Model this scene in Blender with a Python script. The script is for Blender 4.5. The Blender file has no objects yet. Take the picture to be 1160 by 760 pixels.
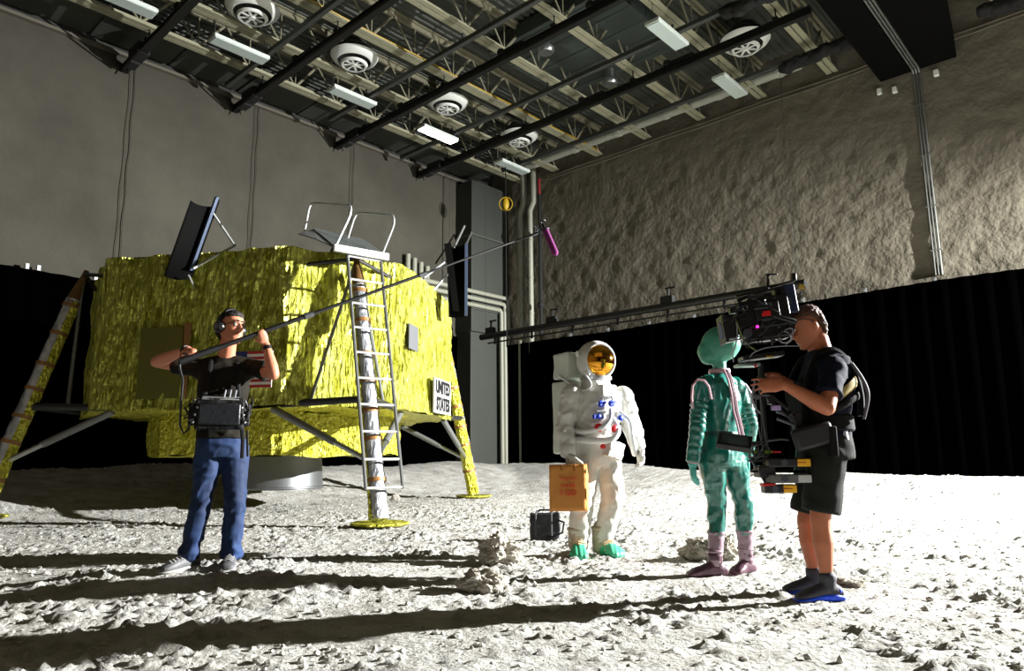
import bpy, bmesh, math, random
import numpy as np
from mathutils import Vector, Matrix, noise
random.seed(7)
PI = math.pi
SC = bpy.context.scene
COL = SC.collection
V = Vector

# ------------------------------------------------------------------ camera
F, PITCH, ROLL, EYE = 800.0, math.radians(9.65), math.radians(-.45), V((0, 0, .86))
_r0, _u0 = V((1, 0, 0)), V((0, -math.sin(PITCH), math.cos(PITCH)))
FW = V((0, math.cos(PITCH), math.sin(PITCH)))
RT = _r0 * math.cos(ROLL) + _u0 * math.sin(ROLL)
UP = -_r0 * math.sin(ROLL) + _u0 * math.cos(ROLL)
cd = bpy.data.cameras.new('camera'); cam = bpy.data.objects.new('camera', cd); COL.objects.link(cam)
cd.sensor_width = 36; cd.lens = F * 36 / 1160; cd.clip_end = 200; cd.clip_start = .05
cam.matrix_world = Matrix((( RT.x, UP.x, -FW.x, EYE.x), (RT.y, UP.y, -FW.y, EYE.y), (RT.z, UP.z, -FW.z, EYE.z), (0, 0, 0, 1)))
SC.camera = cam

def at(px, py, y):
    "measured point of the photograph at a known distance y in front of the camera -> metres in the room"
    d = FW + RT * ((px - 580) / F) - UP * ((py - 380) / F)
    return EYE + d * (y / d.y)
def on_ground(px, py, z=0):
    d = FW + RT * ((px - 580) / F) - UP * ((py - 380) / F)
    return EYE + d * ((z - EYE.z) / d.z)

# room frame: s runs along the right wall from the corner, t along the left wall
_a = math.radians(42.7)
K = V((-.63, 24, 0)); US = V((math.cos(_a), -math.sin(_a), 0)); UT = V((-math.sin(_a), -math.cos(_a), 0)); UZ = V((0, 0, 1))
def rm(s, t, z=0): return K + US * s + UT * t + V((0, 0, z))
ROOM = (US, UT, UZ)
CEIL = 10.1

# ------------------------------------------------------------------ materials
def lin(c):
    o = []
    for x in c[:3]:
        x = x / 255
        o.append(x / 12.92 if x <= .04045 else ((x + .055) / 1.055) ** 2.4)
    return (*o, 1)
MATS = {}
def mat(name, col, rough=.6, metal=0, var=None, bump=None, emit=None, coat=0, sheen=0, spec=None, dark=.6):
    "col sRGB 0-255; var=(scale, amount[, stretch]); bump=(scale, strength, distance[, stretch])"
    if name in MATS: return MATS[name]
    m = bpy.data.materials.new(name); m.use_nodes = True; nt = m.node_tree; b = nt.nodes['Principled BSDF']
    b.inputs['Base Color'].default_value = lin(col); b.inputs['Roughness'].default_value = rough; b.inputs['Metallic'].default_value = metal
    if coat: b.inputs['Coat Weight'].default_value = coat
    if sheen: b.inputs['Sheen Weight'].default_value = sheen
    if spec is not None: b.inputs['Specular IOR Level'].default_value = spec
    if emit: b.inputs['Emission Color'].default_value = lin(emit[0]); b.inputs['Emission Strength'].default_value = emit[1]
    tc = None
    def coords(st):
        nonlocal tc
        if tc is None: tc = nt.nodes.new('ShaderNodeTexCoord')
        mp = nt.nodes.new('ShaderNodeMapping'); mp.inputs['Scale'].default_value = st or (1, 1, 1)
        nt.links.new(tc.outputs['Object'], mp.inputs['Vector']); return mp.outputs[0]
    if var:
        n = nt.nodes.new('ShaderNodeTexNoise'); n.inputs['Scale'].default_value = var[0]; n.inputs['Detail'].default_value = 6; n.inputs['Roughness'].default_value = .65
        nt.links.new(coords(var[2] if len(var) > 2 else None), n.inputs['Vector'])
        r = nt.nodes.new('ShaderNodeValToRGB'); r.color_ramp.elements[0].position = .3; r.color_ramp.elements[1].position = .7
        c = lin(col); a = var[1]
        r.color_ramp.elements[0].color = tuple(x * (1 - a) for x in c[:3]) + (1,)
        r.color_ramp.elements[1].color = tuple(min(1, x * (1 + a)) for x in c[:3]) + (1,)
        nt.links.new(n.outputs['Fac'], r.inputs['Fac']); nt.links.new(r.outputs[0], b.inputs['Base Color'])
    if bump:
        n = nt.nodes.new('ShaderNodeTexNoise'); n.inputs['Scale'].default_value = bump[0]; n.inputs['Detail'].default_value = 5
        nt.links.new(coords(bump[3] if len(bump) > 3 else None), n.inputs['Vector'])
        bp = nt.nodes.new('ShaderNodeBump'); bp.inputs['Strength'].default_value = bump[1]; bp.inputs['Distance'].default_value = bump[2]
        nt.links.new(n.outputs['Fac'], bp.inputs['Height']); nt.links.new(bp.outputs[0], b.inputs['Normal'])
    MATS[name] = m
    return m

# ------------------------------------------------------------------ meshes
def frame(d):
    d = d.normalized(); a = V((0, 0, 1)) if abs(d.z) < .9 else V((1, 0, 0))
    x = a.cross(d).normalized(); return x, d.cross(x).normalized(), d
ORG = {}
class MB:
    def __init__(s): s.v = []; s.f = []; s.mi = []
    def add(s, vs, fs, mi=0):
        o = len(s.v); s.v += [V(p) for p in vs]; s.f += [tuple(i + o for i in f) for f in fs]; s.mi += [mi] * len(fs); return s
    def box(s, c, d, R=None, mi=0, taper=1):
        R = R or (V((1, 0, 0)), V((0, 1, 0)), V((0, 0, 1))); x, y, z = R; hx, hy, hz = d[0] / 2, d[1] / 2, d[2] / 2; c = V(c)
        vs = [c + x * (hx * a * (taper if k > 0 else 1)) + y * (hy * b * (taper if k > 0 else 1)) + z * (hz * k) for k in (-1, 1) for a, b in ((-1, -1), (1, -1), (1, 1), (-1, 1))]
        return s.add(vs, [(3, 2, 1, 0), (4, 5, 6, 7), (0, 1, 5, 4), (1, 2, 6, 5), (2, 3, 7, 6), (3, 0, 4, 7)], mi)
    def loft(s, rings, mi=0, caps=True):
        n = len(rings[0]); vs = [p for r in rings for p in r]; fs = []
        for i in range(len(rings) - 1):
            for j in range(n):
                k = (j + 1) % n; fs.append((i * n + j, i * n + k, (i + 1) * n + k, (i + 1) * n + j))
        if caps: fs.append(tuple(range(n - 1, -1, -1))); fs.append(tuple((len(rings) - 1) * n + j for j in range(n)))
        return s.add(vs, fs, mi)
    def tube(s, pts, r, n=12, mi=0, flat=None, round_=False):
        "tube along pts; r one radius or one per point; flat=(vector, factor) squashes the section along a direction"
        pts = [V(p) for p in pts]; rs = [r] * len(pts) if isinstance(r, (int, float)) else list(r)
        if round_:
            d0 = (pts[0] - pts[1]).normalized(); d1 = (pts[-1] - pts[-2]).normalized()
            a, b = pts[0], pts[-1]; ra, rb = rs[0], rs[-1]
            pts = [a + d0 * ra * .97, a + d0 * ra * .7] + pts + [b + d1 * rb * .7, b + d1 * rb * .97]
            rs = [ra * .25, ra * .72] + rs + [rb * .72, rb * .25]
        x, y, z = frame(pts[1] - pts[0]); rings = []
        for i, p in enumerate(pts):
            if i == 0: d = pts[1] - pts[0]
            elif i == len(pts) - 1: d = pts[-1] - pts[-2]
            else: d = (pts[i + 1] - p).normalized() + (p - pts[i - 1]).normalized()
            d = d.normalized(); x = (x - d * x.dot(d)); x = x.normalized() if x.length > 1e-6 else frame(d)[0]; y = d.cross(x)
            ring = []
            for j in range(n):
                a = 2 * PI * j / n; o = (x * math.cos(a) + y * math.sin(a)) * rs[i]
                if flat: fv = flat[0].normalized(); o = o - fv * (o.dot(fv) * (1 - flat[1]))
                ring.append(p + o)
            rings.append(ring)
        return s.loft(rings, mi)
    def ell(s, c, r, R=None, n=14, m=9, mi=0):
        R = R or (V((1, 0, 0)), V((0, 1, 0)), V((0, 0, 1))); c = V(c)
        if isinstance(r, (int, float)): r = (r, r, r)
        rings = []
        for i in range(m + 1):
            ph = -PI / 2 + PI * (i + .02) / (m + .04)
            rings.append([c + R[0] * (r[0] * math.cos(ph) * math.cos(2 * PI * j / n)) + R[1] * (r[1] * math.cos(ph) * math.sin(2 * PI * j / n)) + R[2] * (r[2] * math.sin(ph)) for j in range(n)])
        return s.loft(rings, mi)
    def lathe(s, prof, c, axis=(0, 0, 1), n=32, mi=0, caps=True):
        x, y, z = frame(V(axis)); c = V(c)
        return s.loft([[c + z * h + (x * math.cos(2 * PI * j / n) + y * math.sin(2 * PI * j / n)) * max(r, 1e-4) for j in range(n)] for r, h in prof], mi, caps)
    def ring(s, c, R, r, axis=(0, 0, 1), n=32, k=8, arc=(0, 2 * PI)):
        x, y, z = frame(V(axis)); c = V(c); full = arc[1] - arc[0] > 6.2
        pts = [c + (x * math.cos(a) + y * math.sin(a)) * R for a in [arc[0] + (arc[1] - arc[0]) * i / n for i in range(n + 1)]]
        if not full: return s.tube(pts, r, k)
        vs = []; fs = []
        for i in range(n):
            a = 2 * PI * i / n; d = x * math.cos(a) + y * math.sin(a)
            vs += [c + d * (R + r * math.cos(2 * PI * j / k)) + z * (r * math.sin(2 * PI * j / k)) for j in range(k)]
        for i in range(n):
            for j in range(k): fs.append((i * k + j, ((i + 1) % n) * k + j, ((i + 1) % n) * k + (j + 1) % k, i * k + (j + 1) % k))
        return s.add(vs, fs)
    def prism(s, poly, dvec, mi=0):
        n = len(poly); poly = [V(p) for p in poly]; d = V(dvec)
        return s.add(poly + [p + d for p in poly], [tuple(range(n - 1, -1, -1)), tuple(range(n, 2 * n))] + [(i, (i + 1) % n, (i + 1) % n + n, i + n) for i in range(n)], mi)
    def disp(s, fn):
        me = bpy.data.meshes.new('t'); me.from_pydata(s.v, [], s.f); me.update()
        ns = [v.normal.copy() for v in me.vertices]; bpy.data.meshes.remove(me)
        s.v = [p + n * fn(p, n) for p, n in zip(s.v, ns)]; return s
    def organic(s, voxel=.01, smooth=4, fn=None, fac=.5):
        me = bpy.data.meshes.new('t'); me.from_pydata(s.v, [], s.f); me.update()
        bm = bmesh.new(); bm.from_mesh(me); bmesh.ops.recalc_face_normals(bm, faces=bm.faces); bm.to_mesh(me); bm.free()
        o = bpy.data.objects.new('t', me); COL.objects.link(o)
        m = o.modifiers.new('r', 'REMESH'); m.mode = 'VOXEL'; m.voxel_size = voxel
        if smooth: q = o.modifiers.new('s', 'SMOOTH'); q.iterations = smooth; q.factor = fac
        dg = bpy.context.evaluated_depsgraph_get(); dg.update()
        e = bpy.data.meshes.new_from_object(o.evaluated_get(dg))
        s.v = [v.co.copy() for v in e.vertices]; s.f = [tuple(p.vertices) for p in e.polygons]; s.mi = [0] * len(s.f)
        bpy.data.objects.remove(o); bpy.data.meshes.remove(me); bpy.data.meshes.remove(e)
        if fn: s.disp(fn)
        return s
    def build(s, name, m, parent=None, smooth=40, bevel=0, org=None):
        if parent is not None: org = ORG[parent.name]
        elif org is None: org = V((0, 0, 0))
        me = bpy.data.meshes.new(name); me.from_pydata([p - org for p in s.v], [], s.f)
        ms = m if isinstance(m, (list, tuple)) else [m]
        for q in ms: me.materials.append(q)
        bm = bmesh.new(); bm.from_mesh(me); bmesh.ops.recalc_face_normals(bm, faces=bm.faces); bm.to_mesh(me); bm.free()
        if len(ms) > 1: me.polygons.foreach_set('material_index', s.mi)
        if smooth:
            me.polygons.foreach_set('use_smooth', [True] * len(me.polygons))
            if smooth < 180: me.set_sharp_from_angle(angle=math.radians(smooth))
        me.update()
        o = bpy.data.objects.new(name, me); COL.objects.link(o)
        if parent is not None: o.parent = parent
        else: o.location = org
        if bevel: b = o.modifiers.new('bevel', 'BEVEL'); b.width = bevel; b.segments = 2; b.limit_method = 'ANGLE'
        ORG[o.name] = org
        return o
def thing(name, label, cat, loc, group=None):
    o = bpy.data.objects.new(name, None); o.empty_display_size = .1; COL.objects.link(o); o.location = loc
    ORG[o.name] = V(loc); o['label'] = label; o['category'] = cat
    if group: o['group'] = group
    return o
def tag(o, label, cat, group=None, kind=None):
    o['label'] = label; o['category'] = cat
    if group: o['group'] = group
    if kind: o['kind'] = kind
    return o
def struct(o): o['kind'] = 'structure'; return o
def clone(root, loc, label=None):
    r = root.copy(); COL.objects.link(r); r.location = loc; ORG[r.name] = V(loc)
    if label: r['label'] = label
    def kids(src, dst):
        for ch in [c for c in bpy.data.objects if c.parent == src]:
            c = ch.copy(); COL.objects.link(c); c.parent = dst; kids(ch, c)
    kids(root, r)
    return r
def text_mb(txt, size, origin, x, y, depth=.002, align='CENTER', bold=0):
    cu = bpy.data.curves.new('t', 'FONT'); cu.body = txt; cu.size = size; cu.align_x = align; cu.align_y = 'CENTER'; cu.extrude = depth; cu.resolution_u = 3; cu.offset = bold
    o = bpy.data.objects.new('t', cu); COL.objects.link(o); dg = bpy.context.evaluated_depsgraph_get(); dg.update()
    e = bpy.data.meshes.new_from_object(o.evaluated_get(dg)); z = x.cross(y)
    mb = MB(); mb.add([origin + x * v.co.x + y * v.co.y + z * v.co.z for v in e.vertices], [tuple(p.vertices) for p in e.polygons])
    bpy.data.objects.remove(o); bpy.data.curves.remove(cu); return mb
def fbm(p, o=3): return noise.fractal(p, 1.0, 2.0, o)
# ================================================================== the setting
# numpy value noise for the big height fields
def vnoise(x, y, seed):
    rs = np.random.RandomState(seed); tab = rs.rand(256, 256)
    xi = np.floor(x).astype(int); yi = np.floor(y).astype(int); fx = x - xi; fy = y - yi
    fx = fx * fx * (3 - 2 * fx); fy = fy * fy * (3 - 2 * fy)
    a = tab[xi % 256, yi % 256]; b = tab[(xi + 1) % 256, yi % 256]; c = tab[xi % 256, (yi + 1) % 256]; d = tab[(xi + 1) % 256, (yi + 1) % 256]
    return (a * (1 - fx) + b * fx) * (1 - fy) + (c * (1 - fx) + d * fx) * fy
def nfbm(x, y, seed, octs=4, gain=.5):
    o = 0; a = 1; t = 0
    for i in range(octs):
        o = o + a * vnoise(x * 2 ** i + 17.3 * i, y * 2 ** i + 5.1 * i, seed + i); t += a; a *= gain
    return o / t
def smooth(a, b, x): q = np.clip((x - a) / (b - a), 0, 1); return q * q * (3 - 2 * q)
def hbase(X, Y):
    "broad shape of the soil, in metres"
    s = (X - K.x) * US.x + (Y - K.y) * US.y; t = (X - K.x) * UT.x + (Y - K.y) * UT.y
    h = .62 * (1 - smooth(.6, 5.2, s)) * (.8 + .4 * nfbm(s * .2, t * .4, 3, 2))      # bank along the left wall
    h2 = (.62 - .018 * s) * (1 - smooth(.4, 4.2, t)) * (.8 + .4 * nfbm(s * .4, t * .2, 5, 2))
    h = np.maximum(h, h2)
    h = h + .10 * np.exp(-((X + 2.2) ** 2 / 1.6 + (Y - 5.15) ** 2 / .55))             # slight rise under the sound operator
    return h
def height(X, Y): return hbase(X, Y) + .05 * (nfbm(X * .8, Y * .8, 11, 3) - .5)
def hz(x, y): return float(height(np.array([float(x)]), np.array([float(y)]))[0])

soil = bpy.data.materials.new('lunar_soil'); soil.use_nodes = True
def soil_nodes(m, c0, c1):
    nt = m.node_tree; b = nt.nodes['Principled BSDF']; b.inputs['Roughness'].default_value = .95; b.inputs['Specular IOR Level'].default_value = .1
    tc = nt.nodes.new('ShaderNodeTexCoord')
    n1 = nt.nodes.new('ShaderNodeTexNoise'); n1.inputs['Scale'].default_value = 3; n1.inputs['Detail'].default_value = 9; n1.inputs['Roughness'].default_value = .7
    r = nt.nodes.new('ShaderNodeValToRGB'); r.color_ramp.elements[0].position = .32; r.color_ramp.elements[1].position = .6
    r.color_ramp.elements[0].color = lin(c0); r.color_ramp.elements[1].color = lin(c1)
    n2 = nt.nodes.new('ShaderNodeTexNoise'); n2.inputs['Scale'].default_value = 38; n2.inputs['Detail'].default_value = 8; n2.inputs['Roughness'].default_value = .65
    n3 = nt.nodes.new('ShaderNodeTexVoronoi'); n3.inputs['Scale'].default_value = 26
    mx = nt.nodes.new('ShaderNodeMath'); mx.operation = 'MULTIPLY_ADD'; mx.inputs[1].default_value = -.45
    b2 = nt.nodes.new('ShaderNodeBump'); b2.inputs['Strength'].default_value = .9; b2.inputs['Distance'].default_value = .028
    for n in (n1, n2, n3): nt.links.new(tc.outputs['Object'], n.inputs['Vector'])
    nt.links.new(n1.outputs['Fac'], r.inputs['Fac']); nt.links.new(r.outputs[0], b.inputs['Base Color'])
    nt.links.new(n3.outputs['Distance'], mx.inputs[0]); nt.links.new(n2.outputs['Fac'], mx.inputs[2])
    nt.links.new(mx.outputs[0], b2.inputs['Height']); nt.links.new(b2.outputs[0], b.inputs['Normal'])
soil_nodes(soil, (150, 146, 136), (206, 205, 199))

SMAX, TMAX = 27.0, 24.0
def axis_pts(lo, d0, d1, hi, fine, coarse):
    out = [lo]
    while out[-1] < hi:
        x = out[-1]; k = 0 if d0 <= x <= d1 else min(abs(x - d0), abs(x - d1))
        out.append(x + min(coarse, fine + k * .02))
    out[-1] = hi; return np.array(out)
gs = axis_pts(-.2, 7.5, 17.3, SMAX, .024, .25); gt = axis_pts(-.2, 8.5, 16.5, TMAX, .024, .25)
Sg, Tg = np.meshgrid(gs, gt, indexing='ij')
Xg = K.x + US.x * Sg + UT.x * Tg; Yg = K.y + US.y * Sg + UT.y * Tg
Zg = height(Xg, Yg)
rough = nfbm(Xg * 17, Yg * 17, 21, 3, .6); cl = np.clip(nfbm(Xg * 23, Yg * 23, 31, 2, .5) * (.6 + .8 * nfbm(Xg * 1.7, Yg * 1.7, 35, 2)) - .60, 0, 1)
ft = nfbm(Xg * 2.2, Yg * 2.2, 41, 3, .5)
Zg = Zg + .020 * (rough - .5) + .11 * cl + .012 * (ft - .5)
nS, nT = Sg.shape
me = bpy.data.meshes.new('floor')
co = np.stack([Xg, Yg, Zg], -1).reshape(-1, 3)
idx = np.arange(nS * nT).reshape(nS, nT)
q = np.stack([idx[:-1, :-1], idx[1:, :-1], idx[1:, 1:], idx[:-1, 1:]], -1).reshape(-1, 4)[:, ::-1]
me.vertices.add(len(co)); me.vertices.foreach_set('co', co.ravel())
me.loops.add(q.size); me.loops.foreach_set('vertex_index', q.ravel().astype(np.int32))
me.polygons.add(len(q)); me.polygons.foreach_set('loop_start', np.arange(0, q.size, 4, dtype=np.int32)); me.polygons.foreach_set('loop_total', np.full(len(q), 4, dtype=np.int32))
me.update(calc_edges=True); me.validate(); me.polygons.foreach_set('use_smooth', np.ones(len(q), dtype=bool)); me.materials.append(soil)
if me.polygons[0].normal.z < 0: me.flip_normals()
fl = bpy.data.objects.new('floor', me); COL.objects.link(fl); struct(fl)

# loose clods of soil (uncountable)
cb = MB(); ico = []
bmi = bmesh.new(); bmesh.ops.create_icosphere(bmi, subdivisions=1, radius=1); iv = [v.co.copy() for v in bmi.verts]; ifc = [tuple(v.index for v in f.verts) for f in bmi.faces]; bmi.free()
n_ok = 0
rnd = random.Random(3)
_r = np.random.RandomState(9); _Y = 2.3 + 12 * _r.rand(40000) ** 1.7; _X = (_r.rand(40000) * 1.6 - .78) * _Y; _H = height(_X, _Y); _N = nfbm(_X * 1.3, _Y * 1.3, 77, 2)
for X, Y, Hc, Nc in zip(_X.tolist(), _Y.tolist(), _H.tolist(), _N.tolist()):
    if n_ok >= 8000: break
    p = V((X, Y, 0)); s_ = (p - K).dot(US); t_ = (p - K).dot(UT)
    if s_ < 1 or t_ < 1: continue
    if Nc < .4 and rnd.random() < .75: continue
    r = .005 + .017 * rnd.random() ** 3.5; z = Hc
    sc = V((rnd.uniform(.7, 1.6), rnd.uniform(.7, 1.6), rnd.uniform(.5, 1.0))); rot = Matrix.Rotation(rnd.random() * 6, 3, 'Z')
    cb.add([rot @ V((v.x * sc.x, v.y * sc.y, v.z * sc.z)) * r * rnd.uniform(.75, 1.2) + V((X, Y, z + r * .25)) for v in iv], ifc); n_ok += 1
clod = mat('soil_clod', (186, 184, 176), .95, var=(9, .15), bump=(60, .6, .01), spec=.1)
tag(cb.build('soil_clods', clod, smooth=0), 'loose crumbs and clods of pale grey soil strewn over the ground', 'soil', kind='stuff')

# walls with real lumps in the sprayed coat
def wall(name, fn, length, zt, m, amp, sc, step, seed, z0=-.3):
    a = np.arange(-.0, length + step, step); b = np.arange(z0, zt + step, step); b[-1] = zt; a[-1] = length
    A, B = np.meshgrid(a, b, indexing='ij')
    D = amp * (nfbm(A * sc, B * sc * 1.25, seed, 4, .55) - .5) * 2 + amp * .8 * (nfbm(A * sc * .22, B * sc * .22, seed + 9, 2) - .5)
    D = np.clip(D, -amp * 2, amp * 2)
    vs = [fn(x, y, d) for x, y, d in zip(A.ravel(), B.ravel(), D.ravel())]
    n, k = A.shape
    mb = MB(); mb.v = vs; mb.f = [(i * k + j, (i + 1) * k + j, (i + 1) * k + j + 1, i * k + j + 1) for i in range(n - 1) for j in range(k - 1)]; mb.mi = [0] * len(mb.f)
    return struct(mb.build(name, m, smooth=180))
wr = mat('sprayed_wall_right', (98, 93, 81), .95, var=(1.3, .14), bump=(9, .8, .03), spec=.15)
wl = mat('sprayed_wall_left', (64, 62, 55), .95, var=(.55, .22), bump=(14, .5, .02), spec=.15)
wall('wall_right', lambda s, z, d: rm(s, -d - .02, z), SMAX, CEIL + 1.1, wr, .030, 3.4, .075, 50)
wall('wall_left', lambda t, z, d: rm(-d * .6 - .02, t, z), TMAX, CEIL - .05, wl, .015, 3.2, .11, 60)
plain = mat('far_wall_coat', (70, 62, 48), .95, var=(1, .1))
b_ = MB(); b_.box(rm(SMAX + .1, TMAX / 2, 5.4), (.2, TMAX + .4, 11.6), ROOM); struct(b_.build('wall_front', plain))
b_ = MB(); b_.box(rm(SMAX / 2, TMAX + .1, 5.4), (SMAX + .4, .2, 11.6), ROOM); struct(b_.build('wall_back', plain))
dk = mat('dark_board', (36, 36, 33), .8, var=(2, .2))
# dark boards closing the wall above the left wall's ledge
b_ = MB(); b_.box(rm(-.12, TMAX / 2, CEIL + .5), (.2, TMAX, 1.2), ROOM); struct(b_.build('trim_1', dk))
b_ = MB(); b_.box(rm(.03, TMAX / 2, CEIL - .06), (.14, TMAX, .07), ROOM); struct(b_.build('trim_2', mat('ledge', (84, 80, 70), .9)))
# vertical cable seams on the left wall
for i, t in enumerate((11.95, 8.9, 5.9)):
    b_ = MB(); zz = [CEIL - .1 - .25 * k for k in range(24)]
    b_.tube([rm(.03, t + .012 * math.sin(k * 1.3 + i), z) for k, z in enumerate(zz)], .010, 6); b_.tube([rm(.03, t + .10 + .012 * math.sin(k * 1.1 + i), z) for k, z in enumerate(zz)], .008, 6)
    struct(b_.build('trim_%d' % (3 + i), wl))

# ceiling deck: corrugated sheet
db = MB(); prof = []
s = -.2; w = .09
while s < SMAX:
    for a, z in ((0, 0), (.03, .06), (.09, .06), (.12, 0)): prof.append((s + a, z))
    s += .18
vs = []; fs = []
for i, (a, z) in enumerate(prof): vs += [rm(a, -.3, CEIL + .95 + z), rm(a, TMAX + .2, CEIL + .95 + z)]
for i in range(len(prof) - 1): fs.append((2 * i, 2 * i + 1, 2 * i + 3, 2 * i + 2))
db.add(vs, fs); struct(db.build('ceiling', mat('steel_deck', (66, 70, 62), .7, var=(1.2, .18)), smooth=0))
# dark infill panels between the left wall and the first joist
for k in range(9):
    b_ = MB(); b_.box(rm(.72, 1.0 + k * 1.72 + .83, CEIL + .12), (1.3, 1.64, .04), ROOM); b_.box(rm(.72, 1.0 + k * 1.72 + 1.68, CEIL + .17), (1.34, .06, .06), ROOM)
    tag(b_.build('ceiling_board', mat('dark_board2', (46, 47, 42), .85, var=(3, .2)), org=rm(.72, 1.83 + k * 1.72, CEIL)), 'dark flat ceiling board between the left wall and the first joist', 'ceiling board', 'dark boards along the left wall')

# ------------------------------------------------------------------ joists
cream = mat('cream_steel', (140, 138, 114), .65, var=(4, .12))
cream_d = mat('cream_steel_web', (120, 117, 96), .7, var=(4, .15))
def joist(s):
    o = thing('ceiling_joist', 'cream steel open web joist spanning the ceiling towards the back', 'joist', rm(s, 6, CEIL), 'cream open web ceiling joists')
    L = TMAX - .5
    c = MB(); c.box(rm(s - .075, L / 2, CEIL), (.12, L, .025), ROOM).box(rm(s + .075, L / 2, CEIL), (.12, L, .025), ROOM).box(rm(s - .03, L / 2, CEIL + .06), (.02, L, .12), ROOM).box(rm(s + .03, L / 2, CEIL + .06), (.02, L, .12), ROOM)
    c.build('bottom_chord', cream, o, smooth=0)
    c = MB(); c.box(rm(s, L / 2, CEIL + .92), (.2, L, .03), ROOM).box(rm(s, L / 2, CEIL + .86), (.06, L, .12), ROOM); c.build('top_chord', cream_d, o, smooth=0)
    wb = MB().tube([rm(s, 0, CEIL + .05), rm(s, .62, CEIL + .88)], .026, 6); w0 = wb.build('web_bar', cream_d, o, smooth=0)
    wb = MB().tube([rm(s, 1.24, CEIL + .05), rm(s, .62, CEIL + .88)], .034, 6); w1 = wb.build('web_bar', cream_d, o, smooth=0)
    wb = MB().tube([rm(s, 1.24, CEIL + .05), rm(s, 1.24, CEIL + .88)], .018, 6); w2 = wb.build('web_bar', cream_d, o, smooth=0)
    for k in range(1, 13):
        for w in (w0, w1, w2):
            c = w.copy(); COL.objects.link(c); c.parent = o; c.location = UT * (1.24 * k)
    return o
j0 = joist(1.42)
for s in (2.9, 4.65, 6.4, 8.15, 9.9, 11.68, 13.43, 15.18, 16.9, 18.65):
    clone(j0, rm(s, 6, CEIL))
# ------------------------------------------------------------------ black tracks and grey tubes
blk = mat('black_steel', (9, 9, 9), .5, var=(6, .2)); blkm = mat('black_matte', (5, 5, 5), .85); gtube = mat('grey_steel_tube', (54, 56, 54), .5, var=(5, .12))
def track(t, name, label):
    z = 9.72
    o = thing('curtain_track', label, 'track', rm(0, t, z), 'black beams under the joists')
    L = 12.4
    c = MB(); c.box(rm(L / 2, t, z), (L, .07, .14), ROOM).box(rm(L / 2, t, z + .08), (L, .14, .02), ROOM).box(rm(L / 2, t, z - .08), (L, .14, .02), ROOM); c.tube([rm(.3, t + .12, z - .14), rm(L, t + .12, z - .14)], .02, 6)
    c.build('beam', blk, o, smooth=0)
    c = MB(); c.box(rm(.9, t, z + .03), (.6, .26, .26), ROOM).box(rm(.55, t, z - .05), (.35, .2, .2), ROOM).tube([rm(.25, t, z - .1), rm(.35, t, z - .25)], .02, 6); c.build('drive_motor', blkm, o, bevel=.02)
    for s in (1.42, 4.65, 8.15, 11.68):
        c = MB(); c.tube([rm(s, t, z + .05), rm(s, t, CEIL + .02)], .016, 6).box(rm(s, t, z + .13), (.1, .16, .06), ROOM); c.build('hanger', blkm, o)
    for s in (3.3, 6.9, 9.4):
        c = MB(); c.box(rm(s, t, z + .13), (.75, .12, .1), ROOM).ell(rm(s - .3, t + .02, z + .16), (.1, .1, .1), ROOM, 8, 5); c.build('cable_carrier', blkm, o, bevel=.01)
    return o
for t, lb in ((3.48, 'black beam under the joists nearest to the back corner'), (6.5, 'second black beam from the back corner, under the joists'), (9.55, 'third black beam from the back corner, under the joists'), (12.2, 'black beam at top left of the ceiling, furthest from the back corner')):
    track(t, 'x', lb)
def gtubef(t, s0, s1, z, lb, r=.055):
    c = MB(); c.box(rm((s0 + s1) / 2, t, z), (s1 - s0, r * 2, r * 2), ROOM)
    for s in (2.9, 6.4, 9.9):
        if s0 < s < s1: c.box(rm(s, t, z + .12), (.03, .08, .2), ROOM)
    return tag(c.build('pipe_batten', gtube, org=rm(s0, t, z), bevel=.012), lb, 'pipe', 'grey square tubes under the joists')
gtubef(1.85, 2.2, 12.4, 9.75, 'grey square tube under the joists beside the right wall')
gtubef(4.62, .6, 12.4, 9.78, 'grey square tube between the two rearmost black beams')
gtubef(7.5, 1.2, 12.4, 9.78, 'grey square tube between the second and third black beams from the corner')
gtubef(10.2, .9, 12.4, 9.78, 'grey square tube between the two leftmost black beams')
# ------------------------------------------------------------------ round diffusers
wht = mat('white_enamel', (206, 208, 202), .45); pan = mat('troffer_metal', (190, 198, 192), .5)
def diffuser(s, t, lb, z=CEIL + .02):
    o = thing('air_diffuser', lb, 'air diffuser', rm(s, t, z), 'round white ceiling diffusers')
    c = MB(); c.lathe([(.39, .0), (.42, .0), (.53, .09), (.56, .14), (.53, .16), (.42, .06), (.39, .05)], rm(s, t, z), n=40, caps=False); c.build('outer_ring', wht, o)
    c = MB(); c.lathe([(.25, -.10), (.29, -.10), (.32, -.05), (.30, -.05), (.27, -.08), (.25, -.08)], rm(s, t, z), n=40, caps=False); c.build('inner_ring', wht, o)
    c = MB(); c.lathe([(.001, -.1), (.06, -.1), (.06, -.04), (.001, -.03)], rm(s, t, z), n=16, caps=False)
    for k in range(8):
        a = k * PI / 4; d = US * math.cos(a) + UT * math.sin(a); c.box(rm(s, t, z - .07) + d * .16, (.2, .05, .012), (d, UZ.cross(d), UZ))
    c.build('spokes', wht, o)
    c = MB(); c.lathe([(.001, .12), (.44, .12), (.44, .3), (.30, .4), (.28, .5)], rm(s, t, z), n=24); c.build('neck', mat('duct_neck', (40, 41, 38), .7), o)
    return o
for s, t, lb in ((3.5, 10.9, 'round white diffuser at the top edge, left of all the others'), (3.52, 8.35, 'round white diffuser between the two leftmost hanging light panels'), (3.5, 5.35, 'round white diffuser just above the lit light panel'), (3.52, 2.5, 'round white diffuser half hidden behind the rearmost black beam'), (10.6, 2.55, 'round white diffuser hung close to the right wall')):
    diffuser(s, t, lb)
alu = mat('bare_aluminium', (170, 174, 174), .3, .9)
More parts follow.
